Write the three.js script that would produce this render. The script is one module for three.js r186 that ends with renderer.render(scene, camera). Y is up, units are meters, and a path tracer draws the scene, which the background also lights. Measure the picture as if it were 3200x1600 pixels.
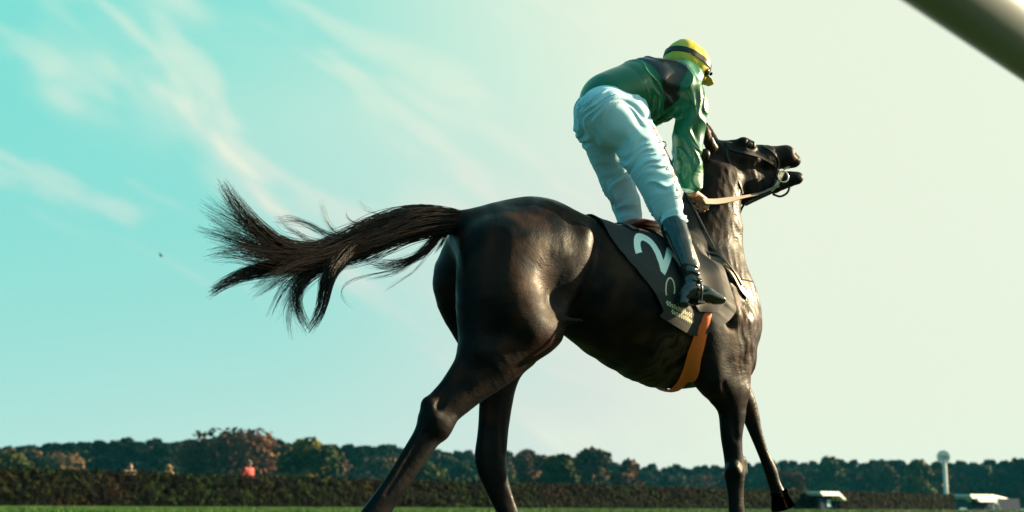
import * as THREE from 'three';
import { mergeGeometries } from 'three/addons/utils/BufferGeometryUtils.js';
import { ImprovedNoise } from 'three/addons/math/ImprovedNoise.js';

// ---------------------------------------------------------------- camera, sky, sun, exposure
const scene = new THREE.Scene();
const camera = new THREE.PerspectiveCamera(22.0819, 2, 0.1, 4000);
camera.position.set(0, 0.2, 0);
camera.rotation.order = 'YXZ';
camera.rotation.set(0.188939, 0, 0.005236);
camera.focus = 6.2;
camera.userData.fStop = 2.8;

const renderer = new THREE.WebGLRenderer({ antialias: true });
renderer.toneMapping = THREE.LinearToneMapping;
renderer.toneMappingExposure = 3.4;
renderer.shadowMap.enabled = true;

const SUN_AZ = 70 * Math.PI / 180, SUN_EL = 20 * Math.PI / 180;   // azimuth to the right of the view, elevation
const sunDir = new THREE.Vector3(Math.sin(SUN_AZ) * Math.cos(SUN_EL), Math.sin(SUN_EL), -Math.cos(SUN_AZ) * Math.cos(SUN_EL));
const sun = new THREE.DirectionalLight(new THREE.Color().setRGB(1, 0.79, 0.48), 5);
sun.name = 'sun';
sun.position.copy(sunDir).multiplyScalar(60).add(new THREE.Vector3(0, 0, -8));
sun.target.position.set(0, 0, -8);
sun.castShadow = true;
sun.shadow.mapSize.set(4096, 4096);
Object.assign(sun.shadow.camera, { left: -60, right: 60, top: 60, bottom: -60, near: 1, far: 200 });
scene.add(sun, sun.target);

// ---------------------------------------------------------------- small maths
function rng(seed) { let a = seed >>> 0; return () => { a = (a + 0x6d2b79f5) | 0; let t = Math.imul(a ^ (a >>> 15), 1 | a); t = (t + Math.imul(t ^ (t >>> 7), 61 | t)) ^ t; return ((t ^ (t >>> 14)) >>> 0) / 4294967296; }; }
const perlin = new ImprovedNoise();
const noise = (x, y, z = 0.37) => perlin.noise(x, y, z);
function fbm(x, y, z, oct = 4) { let s = 0, a = 0.5; for (let i = 0; i < oct; i++) { s += a * noise(x, y, z + i * 7.3); x *= 2.03; y *= 2.03; z *= 2.03; a *= 0.5; } return s; }
const clamp = (x, a = 0, b = 1) => Math.min(b, Math.max(a, x));
const lerp = (a, b, t) => a + (b - a) * t;
const smooth = (a, b, x) => { const t = clamp((x - a) / (b - a)); return t * t * (3 - 2 * t); };
const V = (p) => new THREE.Vector3(p[0], p[1], p[2]);
const sub = (a, b) => [a[0] - b[0], a[1] - b[1], a[2] - b[2]];
const add = (a, b) => [a[0] + b[0], a[1] + b[1], a[2] + b[2]];
const mul = (a, s) => [a[0] * s, a[1] * s, a[2] * s];
const dot = (a, b) => a[0] * b[0] + a[1] * b[1] + a[2] * b[2];
const cross = (a, b) => [a[1] * b[2] - a[2] * b[1], a[2] * b[0] - a[0] * b[2], a[0] * b[1] - a[1] * b[0]];
const len = (a) => Math.hypot(a[0], a[1], a[2]);
const norm = (a) => mul(a, 1 / Math.max(1e-9, len(a)));
const mix3 = (a, b, t) => [lerp(a[0], b[0], t), lerp(a[1], b[1], t), lerp(a[2], b[2], t)];

// ---------------------------------------------------------------- sky: air and thin cirrus, brighter and warmer towards the sun
{
  const W = 2048, H = 1024, data = new Float32Array(W * H * 4);
  const turquoise = [0.185, 0.735, 0.67], deep = [0.003, 0.40, 0.55], cream = [0.82, 0.90, 0.735];
  const dirOf = (p) => norm(sub(p, [0, 0.2, 0])), wind = norm(sub(dirOf([-2.501, 11.018, -50]), dirOf([-7.604, 14.479, -50])));
  const streaks = [[[-14.031, 16.488, -50], [-10.646, 14.725, -50], 0.016, 0.6], [[-6.807, 17.46, -50], [-4.488, 16.473, -50], 0.008, 0.65], [[-4.878, 16.87, -50], [-2.172, 14.509, -50], 0.014, 0.5], [[-6, 15.935, -50], [-3.931, 13.977, -50], 0.013, 0.5], [[-14.984, 17.549, -50], [-10.552, 18.446, -50], 0.005, 0.3], [[-18.641, 18.671, -50], [-16.223, 16.941, -50], 0.022, 0.3], [[-15.123, 19.91, -50], [-12.392, 19.381, -50], 0.02, 0.3], [[-10.623, 14.201, -50], [-7.549, 12.789, -50], 0.03, 0.22], [[-7.72, 18.058, -50], [-3.5, 18.215, -50], 0.01, 0.3]].map(([a, b, c, d]) => [dirOf(a), dirOf(b), c, d]);
  for (let j = 0; j < H; j++) {
    const el = ((j + 0.5) / H - 0.5) * Math.PI, y = Math.sin(el), c = Math.cos(el), eld = el * 180 / Math.PI;
    for (let i = 0; i < W; i++) {
      const th = ((i + 0.5) / W - 0.5) * 2 * Math.PI, x = c * Math.cos(th), z = c * Math.sin(th);
      const g = Math.acos(clamp(x * sunDir.x + y * sunDir.y + z * sunDir.z, -1, 1)) * 180 / Math.PI;
      let col = mix3(turquoise, deep, 1 - (1 - smooth(90, 116, g)) * (1 - 0.9 * smooth(27, 55, eld)));
      let w = smooth(80, 57, g) * (1 - 0.75 * smooth(26, 52, eld));
      if (eld > -1) {
        // thin cirrus combed along one wind direction, in soft banks
        const t = x * wind[0] + y * wind[1] + z * wind[2], q = [x - wind[0] * t * 0.72, y - wind[1] * t * 0.72, z - wind[2] * t * 0.72];
        const warp = fbm(q[0] * 5 + 3, q[1] * 5, q[2] * 5, 3);
        const soft = fbm(q[0] * 4.5 + 1.3 + warp * 0.5, q[1] * 6.5 + warp * 0.6, q[2] * 4.5, 4), wisp = fbm(q[0] * 24 + warp * 3, q[1] * 36 + warp * 3.4 + soft * 2, q[2] * 24, 4), fine = fbm(q[0] * 13 + warp * 1.6, q[1] * 17 + warp * 1.8, q[2] * 13, 5);
        let veil = smooth(0.0, 0.45, soft) * 0.34 + smooth(0.0, 0.34, fine) * 0.5 * smooth(-0.14, 0.18, soft) + smooth(0.05, 0.30, wisp) * 0.36 * smooth(-0.08, 0.16, warp + soft * 0.5);
        for (const [A, B, wd, st] of streaks) {
          const d = sub(B, A), p = sub([x, y, z], A), tt = clamp(dot(p, d) / dot(d, d)), e = len(sub(p, mul(d, tt))) + 0.010 * warp * 3;
          veil += st * Math.exp(-((e / (wd * (0.45 + 0.55 * Math.sin(Math.PI * clamp(tt * 0.8 + 0.15))))) ** 2)) * clamp(0.65 + 1.6 * fine);
        }
        w = 1 - (1 - w) * (1 - clamp(veil));
      }
      const low = Math.exp(-Math.max(eld, 0) / 7.5) * smooth(135, 62, g);
      w = 1 - (1 - w) * (1 - 0.9 * low);
      col = mix3(col, cream, w);
      { const cap = 1.09 * Math.max(col[0], col[2]); col[1] = lerp(Math.min(col[1], cap), col[1], smooth(9, 20, eld)); }
      const glow = 1 + 1.6 * Math.exp(-((g / 22) ** 2));
      const k = (j * W + i) * 4;
      const ground = smooth(0, -3, eld);
      for (let q = 0; q < 3; q++) data[k + q] = lerp(col[q] * glow, [0.05, 0.10, 0.05][q], ground) / 3.4;
      data[k + 3] = 1;
    }
  }
  const sky = new THREE.DataTexture(data, W, H, THREE.RGBAFormat, THREE.FloatType);
  sky.mapping = THREE.EquirectangularReflectionMapping;
  sky.magFilter = sky.minFilter = THREE.LinearFilter;
  sky.needsUpdate = true;
  scene.background = sky;
  scene.environment = sky;
}

// ---------------------------------------------------------------- scene helpers
const names = new Map();
function numbered(name) { const n = names.get(name) ?? 0; names.set(name, n + 1); return n ? name + '_' + String(n).padStart(3, '0') : name; }
function tag(o, label, category, group, kind) { if (label) o.userData.label = label; if (category) o.userData.category = category; if (group) o.userData.group = group; if (kind) o.userData.kind = kind; return o; }
function thing(name, base, label, category, group) { const o = new THREE.Group(); o.name = numbered(name); o.position.set(...base); scene.add(o); o.userData.base = base; return tag(o, label, category, group); }
function part(parent, name, geometry, material, label) {   // geometry in world coordinates
  const m = new THREE.Mesh(geometry, material); m.name = name; m.castShadow = m.receiveShadow = true;
  let b = [0, 0, 0], p = parent;
  while (p && p !== scene) { b = add(b, [p.position.x, p.position.y, p.position.z]); p = p.parent; }
  if (geometry) geometry.translate(-b[0], -b[1], -b[2]);
  if (label) m.userData.label = label;
  parent.add(m); return m;
}
function std(color, roughness, extra = {}) { const m = new THREE.MeshPhysicalMaterial({ roughness, ...extra }); m.color.setRGB(...color); return m; }
function dataTex(w, h, fn, srgb = false) {
  const d = new Uint8Array(w * h * 4);
  for (let j = 0; j < h; j++) for (let i = 0; i < w; i++) { const c = fn(i / w, j / h), k = (j * w + i) * 4; d[k] = clamp(c[0]) * 255; d[k + 1] = clamp(c[1]) * 255; d[k + 2] = clamp(c[2]) * 255; d[k + 3] = 255; }
  const t = new THREE.DataTexture(d, w, h); t.magFilter = t.minFilter = THREE.LinearFilter; t.wrapS = t.wrapT = THREE.RepeatWrapping; if (srgb) t.colorSpace = THREE.SRGBColorSpace; t.needsUpdate = true; return t;
}
// periodic noise on the unit square
function pnoise(u, v, f, seed) { const a = u * 2 * Math.PI, b = v * 2 * Math.PI, r = f / (2 * Math.PI); return noise(Math.cos(a) * r + seed, Math.sin(a) * r + Math.cos(b) * r * 1.3, Math.sin(b) * r * 1.3 + seed * 1.7); }

// ---------------------------------------------------------------- implicit bodies: tapered elliptic bones joined with a smooth minimum
const HF = [0.866, 0, -0.5], HR = [0.5, 0, 0.866], HC = [0.384, 1.232, -6.2];      // the horse: forward, right, a point on its mid-plane
const toLocal = (p) => { const q = sub(p, HC); return [dot(q, HF), p[1], dot(q, HR)]; };
const fromLocal = (f, y, s) => [HC[0] + HF[0] * f + HR[0] * s, y, HC[2] + HF[2] * f + HR[2] * s];

class Body {
  constructor() { this.bones = []; }
  static seg(a, b, ra, rb, side) {
    const ra2 = Array.isArray(ra) ? ra : [ra, ra], rb2 = Array.isArray(rb) ? rb : [rb, rb], L = Math.max(len(sub(b, a)), 1e-5);
    const w = len(sub(b, a)) > 1e-4 ? norm(sub(b, a)) : HF;
    let v = side ?? HR; if (Math.abs(dot(v, w)) > 0.98) v = [0, 1, 0]; v = norm(sub(v, mul(w, dot(v, w)))); const u = cross(v, w);
    return { a, b, w, u, v, L, ra: ra2, rb: rb2, m: Math.max(...ra2, ...rb2) };
  }
  // radii: number, or [in the side plane, sideways]
  bone(a, b, ra, rb, k = 0.05, opt = {}) { this.bones.push({ segs: [Body.seg(a, b, ra, rb, opt.side)], k, cut: !!opt.cut }); return this; }
  // a smooth limb through points [position, radii]
  chain(points, k, opt = {}) {
    const P = points.map((q) => [...q[0], ...(Array.isArray(q[1]) ? q[1] : [q[1], q[1]])]), out = [], n = P.length, sub4 = opt.div ?? 4;
    for (let i = 0; i + 1 < n; i++) for (let j = 0; j < sub4 + (i + 2 === n ? 1 : 0); j++) {
      const t = j / sub4, A = P[Math.max(0, i - 1)], B = P[i], C = P[i + 1], E = P[Math.min(n - 1, i + 2)];
      out.push(B.map((_, c) => { const m1 = (C[c] - A[c]) / 2, m2 = (E[c] - B[c]) / 2, d = C[c] - B[c], q = (2 * t ** 3 - 3 * t * t + 1) * B[c] + (t ** 3 - 2 * t * t + t) * m1 + (3 * t * t - 2 * t ** 3) * C[c] + (t ** 3 - t * t) * m2; return c < 3 ? q : Math.max(q, Math.min(B[c], C[c]) * 0.9); }));
    }
    const segs = []; for (let i = 0; i + 1 < out.length; i++) segs.push(Body.seg(out[i].slice(0, 3), out[i + 1].slice(0, 3), out[i].slice(3), out[i + 1].slice(3), opt.side));
    this.bones.push({ segs, k, cut: !!opt.cut }); return this;
  }
  static dist(o, x, y, z) {
    const qx = x - o.a[0], qy = y - o.a[1], qz = z - o.a[2];
    const t = qx * o.w[0] + qy * o.w[1] + qz * o.w[2], h = t < 0 ? 0 : t > o.L ? 1 : t / o.L, e = t < 0 ? t : t > o.L ? t - o.L : 0;
    const ru = o.ra[0] + (o.rb[0] - o.ra[0]) * h, rv = o.ra[1] + (o.rb[1] - o.ra[1]) * h, re = ru < rv ? ru : rv;
    const du = qx * o.u[0] + qy * o.u[1] + qz * o.u[2], dv = qx * o.v[0] + qy * o.v[1] + qz * o.v[2];
    const A = du / ru, B = dv / rv, C = e / re, k0 = Math.sqrt(A * A + B * B + C * C);
    if (k0 < 1e-6) return -re;
    const A2 = A / ru, B2 = B / rv, C2 = C / re, k1 = Math.sqrt(A2 * A2 + B2 * B2 + C2 * C2);
    return k0 * (k0 - 1) / k1;
  }
  static join(c, d, o) {
    const k = o.k;
    if (o.cut) { d = -d; const h = Math.max(k - Math.abs(c - d), 0) / k; return Math.max(c, d) + h * h * k * 0.25; }
    const h = Math.max(k - Math.abs(c - d), 0) / k; return Math.min(c, d) - h * h * k * 0.25;
  }
  at(p) { let c = 10; for (const o of this.bones) { let d = 10; for (const q of o.segs) d = Math.min(d, Body.dist(q, p[0], p[1], p[2])); c = Body.join(c, d, o); } return c; }
  grad(p, e = 0.004) { return norm([this.at([p[0] + e, p[1], p[2]]) - this.at([p[0] - e, p[1], p[2]]), this.at([p[0], p[1] + e, p[2]]) - this.at([p[0], p[1] - e, p[2]]), this.at([p[0], p[1], p[2] + e]) - this.at([p[0], p[1], p[2] - e])]); }
  // surface of the field as an indexed geometry; relief(x, y, z) in metres is added to the distance near the surface
  mesh(cell, opt = {}) {
    const lo = [1e9, 1e9, 1e9], hi = [-1e9, -1e9, -1e9];
    for (const g of this.bones) if (!g.cut) for (const o of g.segs) for (const p of [o.a, o.b]) for (let i = 0; i < 3; i++) { lo[i] = Math.min(lo[i], p[i] - o.m - 0.03); hi[i] = Math.max(hi[i], p[i] + o.m + 0.03); }
    if (opt.lo) for (let i = 0; i < 3; i++) { lo[i] = Math.max(lo[i], opt.lo[i]); hi[i] = Math.min(hi[i], opt.hi[i]); }
    const n = lo.map((l, i) => Math.ceil((hi[i] - l) / cell) + 2), [nx, ny, nz] = n, G = new Float32Array(nx * ny * nz).fill(1);
    const T = new Float32Array(G.length).fill(1);
    for (const o of this.bones) {
      const all = [[1e9, -1], [1e9, -1], [1e9, -1]];
      for (const q of o.segs) {
        const m = q.m + 0.05 + o.k, r = [0, 1, 2].map((i) => [Math.max(0, Math.floor((Math.min(q.a[i], q.b[i]) - m - lo[i]) / cell)), Math.min(n[i] - 1, Math.ceil((Math.max(q.a[i], q.b[i]) + m - lo[i]) / cell))]);
        for (let i = 0; i < 3; i++) { all[i][0] = Math.min(all[i][0], r[i][0]); all[i][1] = Math.max(all[i][1], r[i][1]); }
        for (let k = r[2][0]; k <= r[2][1]; k++) for (let j = r[1][0]; j <= r[1][1]; j++) { let g = (k * ny + j) * nx + r[0][0]; const y = lo[1] + j * cell, z = lo[2] + k * cell; for (let i = r[0][0]; i <= r[0][1]; i++, g++) { const d = Body.dist(q, lo[0] + i * cell, y, z); if (d < T[g]) T[g] = d; } }
      }
      for (let k = all[2][0]; k <= all[2][1]; k++) for (let j = all[1][0]; j <= all[1][1]; j++) { let g = (k * ny + j) * nx + all[0][0]; for (let i = all[0][0]; i <= all[0][1]; i++, g++) if (T[g] < 1) { G[g] = Body.join(G[g], T[g], o); T[g] = 1; } }
    }
    if (opt.relief) for (let k = 0, g = 0; k < nz; k++) for (let j = 0; j < ny; j++) for (let i = 0; i < nx; i++, g++) if (Math.abs(G[g]) < 0.04) G[g] += opt.relief(lo[0] + i * cell, lo[1] + j * cell, lo[2] + k * cell);
    if (opt.carve) for (let k = 0, g = 0; k < nz; k++) for (let j = 0; j < ny; j++) for (let i = 0; i < nx; i++, g++) if (G[g] < 0.05) G[g] = Math.max(G[g], opt.carve(lo[0] + i * cell, lo[1] + j * cell, lo[2] + k * cell));
    const id = new Int32Array(nx * ny * nz).fill(-1), pos = [], nor = [], index = [], off = [0, 1, nx, nx + 1, nx * ny, nx * ny + 1, nx * ny + nx, nx * ny + nx + 1];
    const E = [[0, 1], [2, 3], [4, 5], [6, 7], [0, 2], [1, 3], [4, 6], [5, 7], [0, 4], [1, 5], [2, 6], [3, 7]];
    for (let k = 0; k < nz - 1; k++) for (let j = 0; j < ny - 1; j++) for (let i = 0; i < nx - 1; i++) {
      const g = (k * ny + j) * nx + i; let inside = 0; for (let c = 0; c < 8; c++) if (G[g + off[c]] < 0) inside++;
      if (!inside || inside === 8) continue;
      let sx = 0, sy = 0, sz = 0, m = 0;
      for (const [a, b] of E) { const A = G[g + off[a]], B = G[g + off[b]]; if ((A < 0) === (B < 0)) continue; const t = A / (A - B); sx += lerp(a & 1, b & 1, t); sy += lerp((a >> 1) & 1, (b >> 1) & 1, t); sz += lerp((a >> 2) & 1, (b >> 2) & 1, t); m++; }
      sx /= m; sy /= m; sz /= m;
      const g8 = off.map((q) => G[g + q]);
      const gx = lerp(lerp(g8[1] - g8[0], g8[3] - g8[2], sy), lerp(g8[5] - g8[4], g8[7] - g8[6], sy), sz), gy = lerp(lerp(g8[2] - g8[0], g8[3] - g8[1], sx), lerp(g8[6] - g8[4], g8[7] - g8[5], sx), sz), gz = lerp(lerp(g8[4] - g8[0], g8[5] - g8[1], sx), lerp(g8[6] - g8[2], g8[7] - g8[3], sx), sy), gl = Math.hypot(gx, gy, gz) || 1;
      id[g] = pos.length / 3; pos.push(lo[0] + (i + sx) * cell, lo[1] + (j + sy) * cell, lo[2] + (k + sz) * cell); nor.push(gx / gl, gy / gl, gz / gl);
    }
    const quad = (a, b, c, d, flip) => { if (a < 0 || b < 0 || c < 0 || d < 0) return; if (flip) index.push(a, c, b, a, d, c); else index.push(a, b, c, a, c, d); };
    for (let k = 1; k < nz - 1; k++) for (let j = 1; j < ny - 1; j++) for (let i = 1; i < nx - 1; i++) {
      const g = (k * ny + j) * nx + i, A = G[g] < 0;
      if (A !== (G[g + 1] < 0)) quad(id[g - nx - nx * ny], id[g - nx * ny], id[g], id[g - nx], !A);
      if (A !== (G[g + nx] < 0)) quad(id[g - 1 - nx * ny], id[g - 1], id[g], id[g - nx * ny], !A);
      if (A !== (G[g + nx * ny] < 0)) quad(id[g - 1 - nx], id[g - nx], id[g], id[g - 1], !A);
    }
    const geo = new THREE.BufferGeometry();
    geo.setAttribute('position', new THREE.Float32BufferAttribute(pos, 3)); geo.setAttribute('normal', new THREE.Float32BufferAttribute(nor, 3)); geo.setIndex(index);
    const uv = new Float32Array(pos.length / 3 * 2), col = opt.color ? new Float32Array(pos.length) : null;
    for (let i = 0; i < pos.length / 3; i++) {
      const p = [pos[3 * i], pos[3 * i + 1], pos[3 * i + 2]], l = toLocal(p);
      uv[2 * i] = l[0] + l[2] * 0.35; uv[2 * i + 1] = l[1] + l[2] * 0.8;
      if (col) { const c = opt.color(p, [nor[3 * i], nor[3 * i + 1], nor[3 * i + 2]], l); col[3 * i] = c[0]; col[3 * i + 1] = c[1]; col[3 * i + 2] = c[2]; }
    }
    geo.setAttribute('uv', new THREE.BufferAttribute(uv, 2)); if (col) geo.setAttribute('color', new THREE.BufferAttribute(col, 3));
    return geo;
  }
}
// round bar of changing radius along points
function tube(points, radius, opt = {}) {
  const P = points.map(V), curve = P.length > 2 || opt.curve ? new THREE.CatmullRomCurve3(P, opt.closed ?? false, 'centripetal') : new THREE.LineCurve3(P[0], P[1]);
  const seg = opt.seg ?? 24, rad = opt.rad ?? 8, g = new THREE.TubeGeometry(curve, seg, 1, rad, opt.closed ?? false), r = typeof radius === 'function' ? radius : () => radius, a = g.attributes.position, c = new THREE.Vector3();
  for (let i = 0; i <= seg; i++) { curve.getPointAt(i / seg, c); for (let j = 0; j <= rad; j++) { const k = i * (rad + 1) + j, s = r(i / seg); a.setXYZ(k, c.x + (a.getX(k) - c.x) * s, c.y + (a.getY(k) - c.y) * s, c.z + (a.getZ(k) - c.z) * s); } }
  return g;
}
// flat strap: points, their outward normals, width and thickness
function strap(points, normals, width, thick, opt = {}) {
  const P = points.map(V), N = normals.map(V), seg = opt.seg ?? 40, pos = [], index = [], uv = [], closed = opt.closed ?? false;
  const cp = new THREE.CatmullRomCurve3(P, closed, 'centripetal'), cn = new THREE.CatmullRomCurve3(N, closed, 'centripetal'), w = typeof width === 'function' ? width : () => width;
  for (let i = 0; i <= seg; i++) {
    const t = i / seg, u = cp.getUtoTmapping(t), c = cp.getPoint(u), n = cn.getPoint(u).normalize(), d = cp.getTangent(u), s = new THREE.Vector3().crossVectors(d, n).normalize();
    n.crossVectors(s, d).normalize();
    for (const [a, b] of [[-1, 0], [1, 0], [1, 1], [-1, 1]]) { const q = c.clone().addScaledVector(s, a * w(t) / 2).addScaledVector(n, b * thick); pos.push(q.x, q.y, q.z); uv.push(t, (a + 1) / 2); }
    if (i) for (let e = 0; e < 4; e++) { const A = (i - 1) * 4 + e, B = (i - 1) * 4 + (e + 1) % 4; index.push(A, B, A + 4, B, B + 4, A + 4); }
  }
  if (!closed) { index.push(0, 2, 1, 0, 3, 2); const e = seg * 4; index.push(e, e + 1, e + 2, e, e + 2, e + 3); }
  let g = new THREE.BufferGeometry(); g.setAttribute('position', new THREE.Float32BufferAttribute(pos, 3)); g.setAttribute('uv', new THREE.Float32BufferAttribute(uv, 2)); g.setIndex(index);
  g = g.toNonIndexed(); g.computeVertexNormals(); return g;
}

// ---------------------------------------------------------------- ground
const groundY = (x, z) => 0.10 * smooth(9, 28, Math.hypot(x, z)) + 0.012 * noise(x * 0.35, z * 0.35, 5) * smooth(4, 12, Math.hypot(x, z));
{
  const pos = [], uv = [], col = [], index = [], NR = 120, NA = 160;
  for (let i = 0; i <= NR; i++) { const r = 0.4 * Math.pow(1500 / 0.4, i / NR); for (let j = 0; j <= NA; j++) { const a = j / NA * 2 * Math.PI, x = r * Math.sin(a), z = -r * Math.cos(a); pos.push(x, groundY(x, z), z); uv.push(x / 4, z / 4); const m = 0.5 + 0.9 * fbm(x * 0.12, z * 0.12, 3, 3); col.push(lerp(0.016, 0.026, m), lerp(0.040, 0.056, m), lerp(0.010, 0.014, m)); } }
  for (let i = 0; i < NR; i++) for (let j = 0; j < NA; j++) { const a = i * (NA + 1) + j, b = a + 1, c = b + NA + 1, d = a + NA + 1; index.push(a, b, c, a, c, d); }
  const c0 = pos.length / 3; pos.push(0, 0, 0); uv.push(0, 0); col.push(0.045, 0.1, 0.02); for (let j = 0; j < NA; j++) index.push(c0, j + 1, j);
  const g = new THREE.BufferGeometry(); g.setAttribute('position', new THREE.Float32BufferAttribute(pos, 3)); g.setAttribute('uv', new THREE.Float32BufferAttribute(uv, 2)); g.setAttribute('color', new THREE.Float32BufferAttribute(col, 3)); g.setIndex(index); g.computeVertexNormals();
  if (g.attributes.normal.getY(500) < 0) { const ix = g.index.array; for (let i = 0; i < ix.length; i += 3) { const t = ix[i]; ix[i] = ix[i + 1]; ix[i + 1] = t; } g.computeVertexNormals(); }
  const bump = dataTex(256, 256, (u, v) => { const h = 0.5 + 0.5 * pnoise(u, v, 60, 2) + 0.3 * pnoise(u, v, 25, 6); return [h, h, h]; });
  const m = new THREE.Mesh(g, std([1, 1, 1], 0.95, { vertexColors: true, bumpMap: bump, bumpScale: 0.03, specularIntensity: 0.2 })); m.name = 'ground'; m.receiveShadow = true; m.userData.kind = 'structure'; scene.add(m);
}
// turf that shows between the track and the hedge
{
  const blade = []; const r = rng(31);
  for (let k = 0; k < 7; k++) { const a = r() * 6.28, h = 0.022 + 0.026 * r(), w = 0.006, x = (r() - 0.5) * 0.09, z = (r() - 0.5) * 0.09, lx = Math.cos(a) * 0.03, lz = Math.sin(a) * 0.03, wx = -Math.sin(a) * w, wz = Math.cos(a) * w; blade.push(x - wx, -0.01, z - wz, x + wx, -0.01, z + wz, x + lx, h, z + lz); }
  const g = new THREE.BufferGeometry(); g.setAttribute('position', new THREE.Float32BufferAttribute(blade, 3)); g.computeVertexNormals();
  const N = 42000, im = new THREE.InstancedMesh(g, std([1, 1, 1], 0.6, { side: THREE.DoubleSide, transmission: 0.0, specularIntensity: 0.3 }), N), M = new THREE.Matrix4(), q = new THREE.Quaternion(), c = new THREE.Color();
  for (let i = 0; i < N; i++) {
    const az = -0.42 + 0.86 * r(), d = 20 + (15 + 34 * smooth(-0.4, 0.4, az)) * r() ** 0.8, x = Math.tan(az) * d, z = -d, s = (0.7 + 0.7 * r()) * (1 + d * 0.01);
    q.setFromAxisAngle(new THREE.Vector3(0, 1, 0), r() * 6.28); M.compose(new THREE.Vector3(x, groundY(x, z), z), q, new THREE.Vector3(s, s, s)); im.setMatrixAt(i, M);
    const m = clamp(0.5 + 0.8 * fbm(x * 0.3, z * 0.3, 9, 3) + 0.4 * (r() - 0.5)); im.setColorAt(i, c.setRGB(lerp(0.035, 0.075, m), lerp(0.10, 0.155, m), lerp(0.018, 0.03, m)));
  }
  im.name = 'grass'; im.castShadow = im.receiveShadow = true; tag(im, 'short green turf in front of the clipped hedge', 'grass', null, 'stuff'); scene.add(im);
}

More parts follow.
